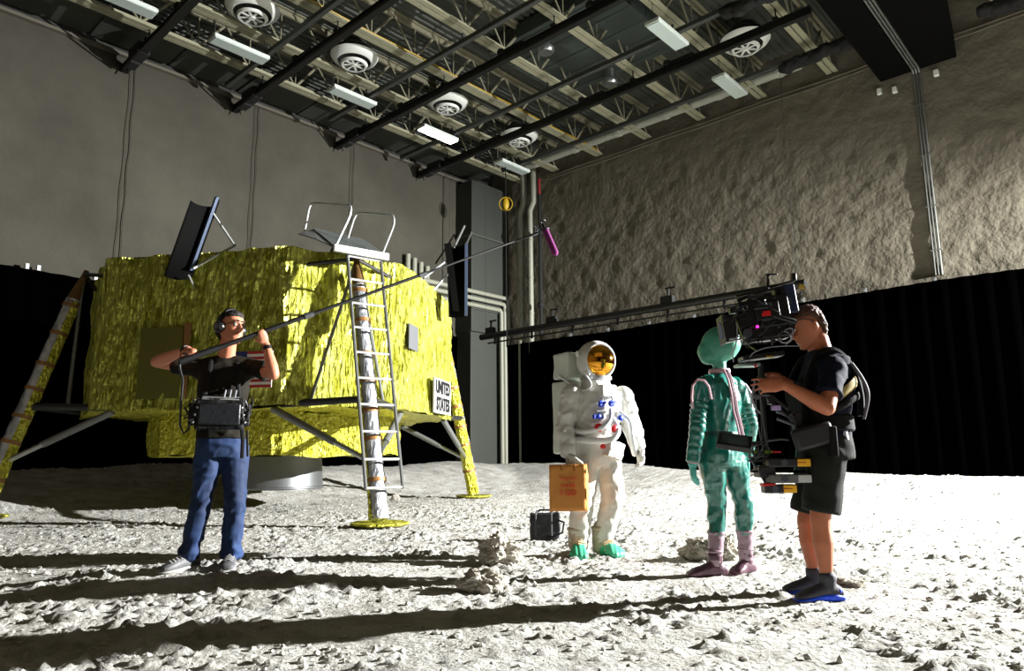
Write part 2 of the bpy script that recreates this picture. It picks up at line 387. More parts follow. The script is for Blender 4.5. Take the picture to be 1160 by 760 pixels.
for s, t, lb in ((7.0, 5.4, 'small silver nozzle hanging below a grey duct, further left one'), (7.25, 3.15, 'small silver nozzle hanging below a grey duct, nearer the right wall')):
    c = MB(); c.lathe([(.001, 0), (.16, 0), (.2, .05), (.2, .12), (.13, .18), (.13, .42)], rm(s, t, CEIL + .1), n=20); tag(c.build('air_nozzle', alu, org=rm(s, t, CEIL + .1)), lb, 'air nozzle', 'silver nozzles')
# ------------------------------------------------------------------ hanging light panels
dif = mat('panel_face', (170, 182, 176), .6); lit = mat('panel_face_lit', (255, 252, 235), .6, emit=((255, 250, 228), 14))
def panel(s, t, lb, on=False, L=1.25):
    z = 9.6; s = 16.74 - (16.74 - s) * .967; t = 17.21 - (17.21 - t) * .967
    o = thing('light_panel', lb, 'ceiling light', rm(s, t, z), 'hanging light panels')
    c = MB(); c.box(rm(s, t, z + .05), (.34, L, .08), ROOM); c.build('housing', pan, o, bevel=.01)
    c = MB(); c.box(rm(s, t, z), (.3, L - .06, .02), ROOM); c.build('diffuser', lit if on else dif, o)
    for k in (-1, 1):
        c = MB(); c.tube([rm(s, t + k * L * .45, z + .09), rm(s, t + k * L * .45, CEIL + .3)], .008, 6); c.build('cable', gtube, o)
    return o
for a in ((2.3, 13.05, 'unlit light panel at the very top left'), (2.35, 10.6, 'unlit light panel second from the left'), (2.38, 7.6, 'unlit light panel just left of the lit one'), (2.36, 4.68, 'glowing rectangular light panel, the only one switched on', True), (2.33, 1.5, 'unlit light panel above the back corner'), (9.67, 4.45, 'unlit light panel near the top of the right ceiling bay'), (9.67, 1.42, 'unlit light panel close to the right wall')):
    panel(*a)
# grey rectangular duct up in the joists, white pipe at the wall, yellow cable
c = MB(); c.box(rm(7.3, 4.3, CEIL + .72), (3.6, 3.0, .36), ROOM)
for k in range(5): c.box(rm(7.3, 3.0 + k * .66, CEIL + .72), (3.64, .05, .4), ROOM)
tag(c.build('air_duct', mat('galvanised', (72, 80, 76), .5, .3, var=(2, .1)), org=rm(7.3, 4.3, CEIL + .7), bevel=.01), 'flat grey sheet metal duct tucked up between the joists', 'duct')
c = MB(); c.tube([rm(1.9, .75, CEIL + .1), rm(11.2, .75, CEIL + .1)], .12, 14)
for k in range(6): c.tube([rm(2.6 + k * 1.6, .75, CEIL + .1), rm(2.75 + k * 1.6, .75, CEIL + .1)], .14, 14)
tag(c.build('roof_pipe', mat('white_pipe', (150, 152, 140), .5), org=rm(6, .75, CEIL)), 'thick white pipe running under the roof along the right wall', 'pipe')
ylw = mat('yellow_cable', (160, 130, 14), .5)
c = MB(); c.tube([rm(4.77, .2 + k * .5, CEIL + .05 + .01 * math.sin(k)) for k in range(28)], .018, 6); tag(c.build('cable', ylw, org=rm(4.77, 6, CEIL)), 'yellow cable strapped along a cream joist', 'cable')
# rolled black drapes on the tubes
def bundle(s, t, z, L, lb):
    c = MB()
    for k in range(7):
        q = k / 6 - .5; c.ell(rm(s + q * L, t + random.uniform(-.04, .04), z + random.uniform(-.05, .04)), (L * .16, .15, .14 + .04 * random.random()), ROOM, 10, 7)
    c.organic(.035, 2, lambda p, n: .03 * fbm(p * 9))
    tag(c.build('rolled_drape', blkm, org=rm(s, t, z), smooth=180), lb, 'drape', 'rolled black drapes')
bundle(11.9, 1.85, 9.68, 1.3, 'black drape rolled up beside the black boxes at the right wall')
bundle(11.8, 4.62, 9.72, 1.3, 'black drape rolled up on a grey tube at the top edge')
bundle(15.5, 1.2, 9.6, 1.0, 'black drape rolled up at the top right corner')
# hanging black boxes with a conduit strip
zb = 9.43
c = MB(); c.prism([rm(12.72, .03, zb), rm(13.36, .03, zb), rm(13.36, 7, zb), rm(12.72, 7, zb)], (0, 0, .5)); tag(c.build('black_box_duct', mat('black_duct', (2, 2, 2), .9, spec=.1), org=rm(13, 1, zb), smooth=0, bevel=.01), 'long black box hung from the ceiling, left of the conduit', 'duct')
c = MB(); c.prism([rm(13.56, .03, zb), rm(14.26, .03, zb), rm(15.1, 7, zb), rm(13.56, 7, zb)], (0, 0, .5)); tag(c.build('black_box_duct', MATS['black_duct'], org=rm(14, 1, zb), smooth=0, bevel=.01), 'long black box hung from the ceiling, right of the conduit', 'duct')
cond = mat('conduit_grey', (100, 102, 98), .45, .3)
c = MB()
for k in (-1, 0, 1): c.tube([rm(13.46 + k * .06, 7, zb + .02), rm(13.46 + k * .06, .10, zb + .02), rm(13.46 + k * .06, .015, zb - .06), rm(13.46 + k * .06, .015, 4.64)], .022, 8)
for z in (8.6, 7.4, 6.2, 5.2): c.box(rm(13.46, .015, z), (.22, .05, .03), ROOM)
tag(c.build('conduit', cond, org=rm(13.46, .1, 4.6)), 'grey conduit bundle between the black boxes and down the right wall', 'conduit')
for k, (s, z) in enumerate(((12.68, 9.2), (13.0, 9.12), (13.85, 9.2))):
    c = MB(); c.box(rm(s, .05, z), (.1, .1, .14), ROOM); tag(c.build('wall_bracket', wht, org=rm(s, .05, z), bevel=.01), 'small white bracket on the right wall below the black box', 'bracket', 'white brackets under the black boxes')
# thin conduits at the top of the right wall
c = MB()
for k, z in enumerate((9.95, 9.85)):
    pts = [rm(s, .07, z + .015 * math.sin(s * 2 + k)) for s in np.arange(2.6, 22, .5)]; c.tube(pts, .02, 6)
tag(c.build('wall_conduit', wr, org=rm(6, .07, 9.9)), 'pair of thin painted conduits along the top of the right wall', 'conduit')
# ------------------------------------------------------------------ corner: duct, pipes, hoist
dm = mat('corner_duct', (42, 45, 39), .6, var=(1.5, .12), bump=(3, .2, .02))
o = thing('corner_duct', 'tall grey sheet metal duct standing in the back corner', 'duct', rm(.4, .9, 0))
c = MB(); c.box(rm(.37, .9, 7.35), (.74, 1.76, 5.1), ROOM); c.build('upper_section', dm, o, bevel=.02)
c = MB(); c.box(rm(.34, .9, 2.4), (.68, 1.7, 4.8), ROOM); c.build('lower_section', dm, o, bevel=.02)
for z in (8.0, 5.9, 5.55): c = MB(); c.box(rm(.38, .9, z), (.84, 1.86, .06), ROOM); c.build('stiffener', mat('stiffener', (60, 62, 56), .6), o)
c = MB(); c.tube([rm(.80, 1.85, 8.05), rm(.80, 1.85, 8.0), rm(1.0, 2.6, 6.9)], .035, 6); c.build('brace', cond, o)
pp = mat('painted_pipe', (122, 123, 109), .5, var=(3, .06))
def cpipe(s, r, jog, lb):
    c = MB(); c.tube([rm(s + jog, .16, CEIL + .3), rm(s + jog, .16, 9.2), rm(s, .16, 8.95), rm(s, .16, .3)], r, 14)
    for z in (7.9, 6.6, 5.4): c.tube([rm(s, .16, z), rm(s, .16, z + .05)], r * 1.12, 14)
    tag(c.build('wall_pipe', pp, org=rm(s, .16, 4)), lb, 'pipe')
cpipe(1.42, .12, .16, 'left of the two tall cream pipes beside the back corner')
cpipe(1.86, .10, .16, 'right of the two tall cream pipes beside the back corner')
for k in range(3):
    c = MB(); z = 5.62 + .22 * k; tt = .06 + .0 * k; q = .86 + .0 * k; e = .12 + .16 * (2 - k) * 0
    c.tube([rm(.86 + .0, 4.3, z), rm(.86, .25 - .0 + (2 - k) * .17, z), rm(.86, .18 + (2 - k) * .17, z - .08), rm(.86, .16 + (2 - k) * .17, .6)], .075, 12)
    tag(c.build('bent_pipe', pp, org=rm(.86, .2, 4)), 'cream pipe running along the left wall then down past the corner, %s of three' % ('lowest', 'middle', 'highest')[k], 'pipe')
for k in range(4):
    c = MB(); t = 3.92 - k * .26; c.tube([rm(.14, t, 7.0 - k * .08), rm(.14, t, .5)], .085, 12); tag(c.build('wall_pipe', pp, org=rm(.14, t, 4)), 'short cream pipe rising behind the lander on the left wall', 'pipe', 'four cream pipes on the left wall')
# yellow hook block on its wire
P = at(573, 231, 20.5)
o = thing('hoist_block', 'yellow hoist block hanging on a wire in front of the back corner', 'hoist', P)
c = MB(); c.ell(P, (.10, .08, .20)).ring(P, .20, .014, (0, 1, .3), 20, 6); c.build('block', ylw, o)
c = MB(); c.tube([V((P.x, P.y, 4.0)), V((P.x, P.y, 10.3))], .018, 6); c.build('wire', blkm, o)
# black chain with red top
P = rm(2.45, .35, 4)
o = thing('hanging_cable', 'black cable with a red top hanging beside the two cream pipes', 'cable', P)
c = MB(); c.tube([rm(2.45, .35, 4.6), rm(2.45, .35, 9.3)], .06, 8)
c.ell(rm(2.45, .35, 8.0), (.12, .12, .12)); c.ell(rm(2.45, .35, 5.6), (.11, .11, .14)); c.build('black_cable', blkm, o)
c = MB(); c.tube([rm(2.45, .35, 9.3), rm(2.45, .35, 9.85)], .045, 8); c.build('red_strap', mat('red_strap', (120, 14, 16), .7), o)
# hung black truss bar
o = thing('lighting_batten', 'black lighting bar hung in front of the right wall above the curtain', 'lighting bar', rm(1.4, 1.9, 4.5))
c = MB(); c.tube([rm(1.3, 1.9, 4.5), rm(11.3, 1.9, 4.5)], .095, 10); c.build('upper_tube', blk, o)
c = MB(); c.tube([rm(1.6, 1.9, 4.28), rm(11.2, 1.9, 4.28)], .025, 8); c.build('lower_rail', blk, o)
for s in np.arange(1.9, 11.2, 1.5):
    c = MB(); c.box(rm(float(s), 1.9, 4.36), (.05, .05, .28), ROOM); c.build('clamp', blkm, o)
for s in (1.7, 4.15, 7.9): c = MB(); c.box(rm(s, 1.88, 4.66), (.34, .16, .2), ROOM).tube([rm(s, 1.88, 4.7), rm(s + .04, 1.88, 4.98)], .04, 6).box(rm(s + .1, 1.88, 4.96), (.3, .05, .05), ROOM); c.build('lamp_clamp', blkm, o, bevel=.01)
for s in (1.5, 6.2, 11.1): c = MB(); c.tube([rm(s, 1.9, 4.5), rm(s, 1.9, 9.7)], .004, 5); c.build('support_wire', blkm, o)

# ------------------------------------------------------------------ black curtains
cur = mat('black_curtain', (.8, .8, .9), 1, spec=0)
def curtain(fn, L, zt, lb):
    mb = MB(); n = int(L / .06); k = 10; vs = []
    for i in range(n + 1):
        a = L * i / n
        for j in range(k + 1):
            z = -.1 + (zt + .1) * j / k + (.02 * math.sin(a * 1.1) if j == k else 0)
            d = .05 * math.sin(a * 2 * PI / .42 + 1.3 * math.sin(a * .9)) * (1 - .5 * j / k) + .05 * noise.noise(V((a * .8, z * .3, 2)))
            vs.append(fn(a, .3 + d, z))
    fs = [(i * (k + 1) + j, (i + 1) * (k + 1) + j, (i + 1) * (k + 1) + j + 1, i * (k + 1) + j + 1) for i in range(n) for j in range(k)]
    mb.add(vs, fs); o = mb.build('curtain', cur, org=fn(L / 2, .3, 0), smooth=180)
    sm = o.modifiers.new('t', 'SOLIDIFY'); sm.thickness = .012
    return tag(o, lb, 'curtain')
curtain(lambda a, d, z: rm(a + .75, d, z), 22, 4.45, 'floor length black curtain along the right wall')
curtain(lambda a, d, z: rm(d, a + 2.0, z), 20, 4.62, 'floor length black curtain along the left wall behind the lander')
for s in (3.5, 4.9, 6.3, 7.7, 9.2, 10.6, 12.0, 13.4):
    c = MB(); c.box(rm(s, .2, 4.5), (.06, .1, .12), ROOM).tube([rm(s, .1, 4.5), rm(s, .3, 4.5)], .02, 6); tag(c.build('curtain_clip', alu, org=rm(s, .2, 4.45)), 'small metal clip holding the top of the right wall curtain', 'clip', 'clips on the right curtain')
for t in (13.6, 12.35, 10.9):
    c = MB(); c.box(rm(.2, t - .1, 4.68), (.1, .06, .14), ROOM).box(rm(.2, t + .1, 4.68), (.1, .06, .14), ROOM).tube([rm(.25, t - .16, 4.62), rm(.25, t + .16, 4.62)], .02, 6); tag(c.build('curtain_clip', alu, org=rm(.2, t, 4.6)), 'small metal clip holding the top of the left wall curtain', 'clip', 'clips on the left curtain')
# ================================================================== lunar lander
LC = V((-4.05, 12.44, 0)); LA = -.17; La, Lb = 2.876, 1.725
Hh = La / 2 + Lb / math.sqrt(2)
lx = V((math.cos(LA), math.sin(LA), 0)); ly = V((-math.sin(LA), math.cos(LA), 0))
def LP(x, y, z=0): return LC + lx * x + ly * y + V((0, 0, z))
OCT = [(-La / 2, -Hh), (La / 2, -Hh), (Hh, -La / 2), (Hh, La / 2), (La / 2, Hh), (-La / 2, Hh), (-Hh, La / 2), (-Hh, -La / 2)]
ZT, ZB = 3.77, 1.54
def gold(name, c1, c2, rough, sx=(1, 1, 1), bs=1.):
    m = bpy.data.materials.new(name); m.use_nodes = True; nt = m.node_tree; b = nt.nodes['Principled BSDF']
    b.inputs['Metallic'].default_value = .62; b.inputs['Roughness'].default_value = rough
    tc = nt.nodes.new('ShaderNodeTexCoord'); mp = nt.nodes.new('ShaderNodeMapping'); mp.inputs['Scale'].default_value = sx
    n = nt.nodes.new('ShaderNodeTexNoise'); n.inputs['Scale'].default_value = 5; n.inputs['Detail'].default_value = 7
    r = nt.nodes.new('ShaderNodeValToRGB'); r.color_ramp.elements[0].position = .35; r.color_ramp.elements[1].position = .65
    r.color_ramp.elements[0].color = lin(c1); r.color_ramp.elements[1].color = lin(c2)
    v = nt.nodes.new('ShaderNodeTexVoronoi'); v.inputs['Scale'].default_value = 9; v.feature = 'F1'; v.distance = 'MANHATTAN'
    v2 = nt.nodes.new('ShaderNodeTexNoise'); v2.inputs['Scale'].default_value = 12; v2.inputs['Detail'].default_value = 6; v2.inputs['Distortion'].default_value = 1.5
    ad = nt.nodes.new('ShaderNodeMath'); ad.operation = 'ADD'; bp = nt.nodes.new('ShaderNodeBump'); bp.inputs['Strength'].default_value = 1; bp.inputs['Distance'].default_value = .06 * bs
    L = nt.links.new; L(tc.outputs['Object'], mp.inputs[0])
    for q in (n, v, v2): L(mp.outputs[0], q.inputs['Vector'])
    L(n.outputs['Fac'], r.inputs[0]); L(r.outputs[0], b.inputs['Base Color']); L(v.outputs['Distance'], ad.inputs[0]); L(v2.outputs['Fac'], ad.inputs[1]); L(ad.outputs[0], bp.inputs['Height']); L(bp.outputs[0], b.inputs['Normal'])
    return m
g1 = gold('gold_foil', (150, 150, 30), (226, 228, 112), .28, (2.1, 2.1, .5))
g2 = gold('gold_foil_fine', (180, 176, 40), (222, 218, 92), .32, (2.2, 2.2, 1.4), .5)
sil = gold('silver_foil', (150, 154, 160), (205, 208, 214), .36, (2, 2, .8), .16)
tape = mat('copper_tape', (146, 104, 60), .5, .3, var=(12, .2)); strut_g = mat('strut_grey', (120, 122, 120), .45, .5); strut_d = mat('strut_dark', (42, 42, 42), .5, .3)
lan = thing('lunar_lander', 'large eight sided lunar lander mock-up wrapped in crinkled gold foil, standing on splayed legs', 'lunar lander', LC)
def foil_side(poly, z0, z1, nz, step, amp, zf=.35, seed=0, flare=0):
    per = []; n = len(poly)
    for i in range(n):
        a = V((*poly[i], 0)); b = V((*poly[(i + 1) % n], 0)); k = max(2, int((b - a).length / step)); e = (b - a).normalized(); nn = V((e.y, -e.x, 0))
        for j in range(k): per.append((a.lerp(b, j / k), nn if 0 < j else (nn + V(((a - V((*poly[i - 1], 0))).normalized().y, -(a - V((*poly[i - 1], 0))).normalized().x, 0))).normalized(), min(j, k - j) / k))
    m = len(per); vs = []
    for j in range(nz + 1):
        z = z0 + (z1 - z0) * j / nz
        for i, (p, nn, ed) in enumerate(per):
            q = V((p.x * 3.2, p.y * 3.2, z * 3.2 * zf)) + V((seed, 0, 0)); q2 = V((p.x * 9, p.y * 9, z * 9 * zf + seed))
            d = amp * (1 - 2.2 * abs(noise.noise(q)) ) + amp * .55 * noise.noise(q2) + amp * .35 * (1 - 2 * abs(noise.noise(V((p.x * 17, p.y * 17, z * 7)))))
            zz = z + (.06 * noise.noise(V((p.x * 2, p.y * 2, seed))) if j in (0, nz) else 0)
            vs.append(LP(p.x + nn.x * (d + flare * (1 - j / nz) ** 3), p.y + nn.y * (d + flare * (1 - j / nz) ** 3), zz))
    fs = [(j * m + i, j * m + (i + 1) % m, (j + 1) * m + (i + 1) % m, (j + 1) * m + i) for j in range(nz) for i in range(m)]
    return vs, fs, m
vs, fs, m_ = foil_side(OCT, ZB, ZT, 44, .05, .05, .3, 0, .05)
c = MB(); c.add(vs, fs); c.build('foil_skin', g1, lan, smooth=35)
c = MB()
def lid(poly, z, amp, k=.985):
    P = [V((x * k, y * k, 0)) for x, y in poly]; rings = 14; n = len(P); per = []
    for i in range(n):
        for j in range(8): per.append(P[i].lerp(P[(i + 1) % n], j / 8))
    m = len(per); vs = [LP(p.x * (1 - r / rings), p.y * (1 - r / rings), z + amp * noise.noise(V((p.x * (1 - r / rings) * 3, p.y * (1 - r / rings) * 3, z)))) for r in range(rings) for p in per] + [LP(0, 0, z)]
    fs = [(r * m + i, r * m + (i + 1) % m, (r + 1) * m + (i + 1) % m, (r + 1) * m + i) for r in range(rings - 1) for i in range(m)] + [((rings - 1) * m + i, (rings - 1) * m + (i + 1) % m, rings * m) for i in range(m)]
    return vs, fs
c.add(*lid(OCT, ZT - .01, .05)); c.build('top_foil', g1, lan, smooth=35)
c = MB(); c.add(*lid(OCT, ZB - .01, .09, 1.03)); c.build('underside_foil', g2, lan, smooth=35)
LO = [(x * .68, y * .68) for x, y in OCT]
vs, fs, m_ = foil_side(LO, .88, ZB, 14, .05, .045, .4, 9)
c = MB(); c.add(vs, fs).add(*lid(LO, .89, .04, 1)); c.build('lower_bay', g2, lan, smooth=35)
c = MB(); c.lathe([(.70, .90), (.72, .7), (.735, .45), (.745, .33), (.73, .33), (.72, .45), (.70, .7), (.68, .9)], LC, n=64, caps=False); c.lathe([(.74, .33), (.76, .35), (.76, .37), (.74, .38)], LC, n=64, caps=False)
c.build('engine_bell', mat('bell_metal', (120, 122, 124), .42, .8, bump=(3, .3, .01, (1, 1, .1))), lan)
# olive panel, orange strip, flag, patches on the left face
def facepoint(i, u, z, out=.09):
    a = V((*OCT[i], 0)); b = V((*OCT[(i + 1) % 8], 0)); e = (b - a).normalized(); nn = V((e.y, -e.x, 0)); p = a.lerp(b, u) + nn * out
    return LP(p.x, p.y, z)
def plate(i, u0, u1, z0, z1, out, th, m, name, par=lan):
    a, b = facepoint(i, u0, z0, out), facepoint(i, u1, z0, out); e = (b - a).normalized(); nn = V((e.y, -e.x, 0))
    return MB().prism([a, b, b + V((0, 0, z1 - z0)), a + V((0, 0, z1 - z0))], -nn * th).build(name, m, par, smooth=0, bevel=.004)
def uface(i, px):      # where along face i a measured column falls
    best = min((abs((lambda q: 580 + F * (q - EYE).dot(RT) / (q - EYE).dot(FW))(facepoint(i, k / 400, 2.2)) - px), k / 400) for k in range(-20, 421)); return best[1]
def zface(i, u, py):
    q = facepoint(i, u, 0); d = FW + RT * ((q.x / q.y)) - UP * ((py - 380) / F); return (EYE + d * (q.y / d.y)).z
u0, u1 = uface(0, 157), uface(0, 205)
plate(0, u0, u1, zface(0, u0, 452), zface(0, u0, 372), .10, .03, mat('olive_panel', (96, 94, 26), .55, .2), 'side_panel')
u2 = uface(0, 213); plate(0, u1 + .002, u2, zface(0, u1, 452), zface(0, u1, 366), .08, .02, tape, 'copper_strip')
u3, u4 = uface(0, 262), uface(0, 310)
fg = plate(0, u3, u4, zface(0, u3, 440), zface(0, u3, 399), .11, .012, mat('flag_white', (226, 222, 214), .6), 'flag')
zf0, zf1 = zface(0, u3, 440), zface(0, u3, 399); red = mat('flag_red', (168, 32, 34), .6); hh = (zf1 - zf0) / 13
for k in range(7): plate(0, u3, u4, zf0 + 2 * k * hh, zf0 + (2 * k + 1) * hh, .114, .004, red, 'red_stripe', fg)
plate(0, u3, u3 + (u4 - u3) * .4, zf0 + 6 * hh, zf1, .118, .004, mat('flag_blue', (28, 40, 96), .6), 'canton', fg)
u5 = uface(2, 459.5); u6 = uface(2, 472.5)
plate(2, max(u5, .02), max(u6, .12), zface(2, .05, 395), zface(2, .05, 367), .10, .02, mat('grey_patch', (92, 94, 96), .5), 'grey_patch')
u7, u8 = uface(2, 487), uface(2, 506)
z7, z8 = zface(2, u7, 467), zface(2, u7, 427)
sg = plate(2, u7, u8, z7, z8, .17, .03, mat('sign_white', (170, 170, 168), .7), 'name_sign')
a, b = facepoint(2, u7, 0, .177), facepoint(2, u8, 0, .177); e = (b - a).normalized(); mid = (a + b) / 2
for k, tx in enumerate(('UNITED', 'STATES')):
    text_mb(tx, .255, V((mid.x, mid.y, z8 - .155 - .285 * k)), e, UZ * 1.2, .004, bold=.008).build('lettering', mat('sign_black', (6, 6, 8), .6), sg, smooth=0)
# legs
def lander_leg(ax, ay, front, full=True, foot=4.13, tone=0):
    k = 1 / math.sqrt(2); d = lx * (ax * k) + ly * (ay * k); tg = UZ.cross(d)
    def R(r, z, w=0): return LC + d * r + tg * w + V((0, 0, z))
    gz = hz(R(foot, 0).x, R(foot, 0).y)
    top = R(3.12, 3.74); ft = R(foot, gz + .03)
    o = MB(); pts = [top.lerp(ft, q) for q in (.0, .03, .13, .14, .3, .5, .7, .985)]
    nn = 14 if True else 0
    prof = []
    for j in range(45):
        q = .13 + .855 * j / 44; prof.append((top.lerp(ft, q), .102 + .018 * q + .004 * math.sin(j * 2.1)))
    o.tube([p for p, _ in prof], [r for _, r in prof], 16)
    prim = o.disp(lambda p, n: .008 * noise.noise(p * 14)).build('main_strut', sil if front or tone == 0 else g2, lan, smooth=50)
    if not front or True:     # foil round the strut's inner side; silver strip paints the right leg's lit edge
        o = MB(); ang0 = 0; vs = []
        ax_ = (ft - top).normalized(); xx = (-d - ax_ * (-d).dot(ax_)).normalized(); yy = ax_.cross(xx)
        if not front: xx = xx * 1.0
        span = 1.0 if front else (1.3 if tone == 0 else .9)
        cen = -.9 if front else (2.4 if tone == 1 else .3)
        for j in range(50):
            q = .14 + .84 * j / 49; p = top.lerp(ft, q); r = .112 + .018 * q
            for i in range(9):
                a_ = cen + span * (i / 8 - .5) * 2; vs.append(p + (xx * math.cos(a_) + yy * math.sin(a_)) * (r + .012 * noise.noise(p * 9 + V((i, 0, 0)))))
        o.add(vs, [(j * 9 + i, j * 9 + i + 1, (j + 1) * 9 + i + 1, (j + 1) * 9 + i) for j in range(49) for i in range(8)])
        w = o.build('foil_wrap', g2 if front or tone == 0 else sil, prim, smooth=40); w.modifiers.new('t', 'SOLIDIFY').thickness = .006
    o = MB(); o.tube([top, top.lerp(ft, .03), top.lerp(ft, .13), top.lerp(ft, .145)], [.035, .045, .10, .11], 14); o.build('upper_cone', mat('cone_brown', (110, 80, 42), .5, .4, var=(8, .4)), lan)
    for q in (.15, .27, .40, .50, .61, .71, .85):
        o = MB(); rr = .113 + .018 * q; o.tube([top.lerp(ft, q), top.lerp(ft, q + .014)], rr + .004, 16); o.build('tape_band', tape, prim)
    # pad
    o = MB(); g = R(foot, gz); o.lathe([(.001, .02), (.30, .02), (.37, .05), (.36, .07), (.15, .06), (.001, .06)], g - V((0, 0, .01)), n=36); o.disp(lambda p, n: .012 * noise.noise(p * 12)).build('foot_pad', g2, lan)
    # outriggers and braces
    hw = Lb / 2
    for sgn in (-1, 1):
        o = MB(); o.tube([R(2.9, 3.55, sgn * hw * .75), R(3.14, 3.68)], .03, 8); o.build('upper_brace', strut_d, lan)
        o = MB(); o.tube([R(2.75, ZB + .04, sgn * hw), R(3.62, 1.62, sgn * .06)], .05, 10); o.build('outrigger', strut_d, lan)
        A, B = R(2.7, ZB - .02, sgn * (hw + .1)), top.lerp(ft, .80)
        o = MB(); o.tube([A, A.lerp(B, .62)], .05, 10); o.build('lower_brace', strut_g, lan)
        o = MB(); o.tube([A.lerp(B, .6), B], .036, 10); o.build('brace_rod', alu, lan)
        o = MB(); o.tube([R(3.16, 3.6, sgn * .03), R(2.98 if front else 3.2, 1.6, sgn * (.55 if front else .09))], .024, 8); o.build('side_strut', strut_g, lan)
    o = MB(); o.box(R(3.62, 1.62), (.12, .2, .12), (d, tg, UZ)); o.build('joint_block', strut_d, lan, bevel=.01)
    return R
RF = lander_leg(1, -1, True); lander_leg(-1, -1, False, tone=0); lander_leg(1, 1, False, foot=3.98, tone=1); lander_leg(-1, 1, False)
# ladder
lad = MB(); steel = mat('ladder_steel', (205, 207, 208), .35, .7); rail = mat('ladder_rail', (120, 122, 120), .4, .7)
def LR(z, w): return RF(3.40 + (3.7 - z) * .262, z, w)
hub = MB().tube([LR(3.72, -.25), LR(.46, -.25)], .022, 8).build('ladder', rail, lan)
MB().tube([LR(3.72, .25), LR(.46, .25)], .022, 8).build('rail', rail, hub)
for k in range(10): MB().tube([LR(3.62 - k * .349, -.25), LR(3.62 - k * .349, .25)], .018, 8).build('rung', steel, hub)
MB().tube([LR(3.72, -.25), RF(3.1, 3.86, -.33)], .02, 8).build('bracket', rail, hub); MB().tube([LR(3.72, .25), RF(3.1, 3.86, .33)], .02, 8).build('bracket', rail, hub)
# porch
PF = RF(3.50, 0); tg = UZ.cross((RF(4, 0) - RF(3, 0)).normalized())
def y_of(r, w): return RF(r, 0, w).y
sg_ = 1 if tg.x > 0 else -1
FL, FR, BRr, BL = at(379, 281, y_of(3.5, -.38 * sg_)), at(438, 291.5, y_of(3.5, .38 * sg_)), at(411, 273, y_of(2.6, .38 * sg_)), at(355, 260.5, y_of(2.6, -.38 * sg_))
c = MB(); n = 22
for k in range(n):      # corrugated deck
    a, b = k / n, (k + .55) / n
    c.prism([FL.lerp(FR, a), FL.lerp(FR, b), BL.lerp(BRr, b), BL.lerp(BRr, a)], (0, 0, .035))
c.prism([FL, FR, BRr, BL], (0, 0, .012)); por = c.build('porch', mat('porch_grey', (120, 126, 124), .5, .4), lan, smooth=0)
c = MB(); nrm = (RF(4, 0) - RF(3, 0)).normalized(); c.box((FL + FR) / 2 + nrm * .02, ((FR - FL).length + .04, .06, .1), ((FR - FL).normalized(), nrm, UZ)); c.build('front_edge', mat('porch_white', (214, 216, 214), .5), por, bevel=.01)
Q = at(338, 265.5, BL.y - .25)
c = MB(); c.prism([FL, BL, Q, Q.lerp(FL, .5) + V((0, 0, .02))], (0, 0, .015)); c.build('side_flap', strut_g, por, smooth=0)
def loop(pts, nm='handrail'):
    out = []; pts = [V(p) for p in pts]
    for i in range(len(pts)):
        if 0 < i < len(pts) - 1:
            a, b, d = pts[i - 1], pts[i], pts[i + 1]; r = min(.12, (b - a).length * .4, (d - b).length * .4)
            s0, s1 = b + (a - b).normalized() * r, b + (d - b).normalized() * r
            out += [s0, s0.lerp(b, .5).lerp(b.lerp(s1, .5), .5) * .5 + (s0.lerp(b, .5) + s1.lerp(b, .5)) * .25, s1]
        else: out.append(pts[i])
    MB().tube(out, .017, 8).build(nm, steel, por)
loop([at(345, 262, BL.y), at(351, 229.5, BL.y), at(398, 233, FL.y), at(397, 243, FL.y), at(380, 279, FL.y)])
loop([at(394, 270, BRr.y - .3), at(403, 240.5, BRr.y - .3), at(446, 244, FR.y), at(446.5, 254, FR.y), at(433, 288, FR.y)])
c = MB().tube([RF(2.9, 3.75, .3), (BL + BRr) / 2], .03, 8).tube([RF(2.9, 3.75, -.3), (BL + BRr) / 2], .03, 8); c.build('support', strut_g, por)
# plume deflectors
defl = mat('deflector_black', (4, 4, 4), .9, spec=.1); deflb = mat('deflector_rim', (70, 82, 104), .4, .3)
def trough(top, bot, wv, dv, par, nm):
    "half pipe from top to bot; wv = half width vector, dv = depth vector towards its back"
    n = 14; R0 = []; 
    for P in (top, top.lerp(bot, .5), bot): R0.append([P + wv * math.cos(PI * k / n) + dv * math.sin(PI * k / n) for k in range(n + 1)])
    vs = [p for r in R0 for p in r]; fs = [(j * (n + 1) + k, j * (n + 1) + k + 1, (j + 1) * (n + 1) + k + 1, (j + 1) * (n + 1) + k) for j in range(2) for k in range(n)]
    o = MB().add(vs, fs).build(nm, defl, par, smooth=60); o.modifiers.new('t', 'SOLIDIFY').thickness = .02; return o
T1, B1 = at(231, 225, 9.2), at(201, 309, 9.45)
wv = at(246, 222, 9.35) - at(216, 226, 9.1); wv = wv * .5
df = trough(T1, B1, wv, V((.03, .22, -.03)), lan, 'plume_deflector')
MB().box((T1 + B1) / 2 + wv, ((T1 - B1).length, .045, .05), ((T1 - B1).normalized(), wv.normalized(), (T1 - B1).normalized().cross(wv.normalized()))).build('edge_rim', deflb, df)
J = at(266, 278, 9.9)
MB().tube([at(241, 241, 9.4), J], .018, 8).build('strut', rail, df); MB().tube([J, at(219, 304, 9.5)], .018, 8).build('strut', steel, df); MB().tube([at(214, 312, 9.45), at(222, 330, 9.95)], .014, 8).build('strut', steel, df)
T2, B2 = at(516, 277, 12.3), at(519, 358, 12.3)
df = trough(T2, B2, V((.17, -.02, 0)), V((-.02, .16, 0)), lan, 'plume_deflector')
MB().prism([at(503, 276, 12.2), at(511, 275, 12.2), at(520, 352, 12.2), at(513, 352, 12.2)], (0, .03, 0)).build('side_plate', defl, df)
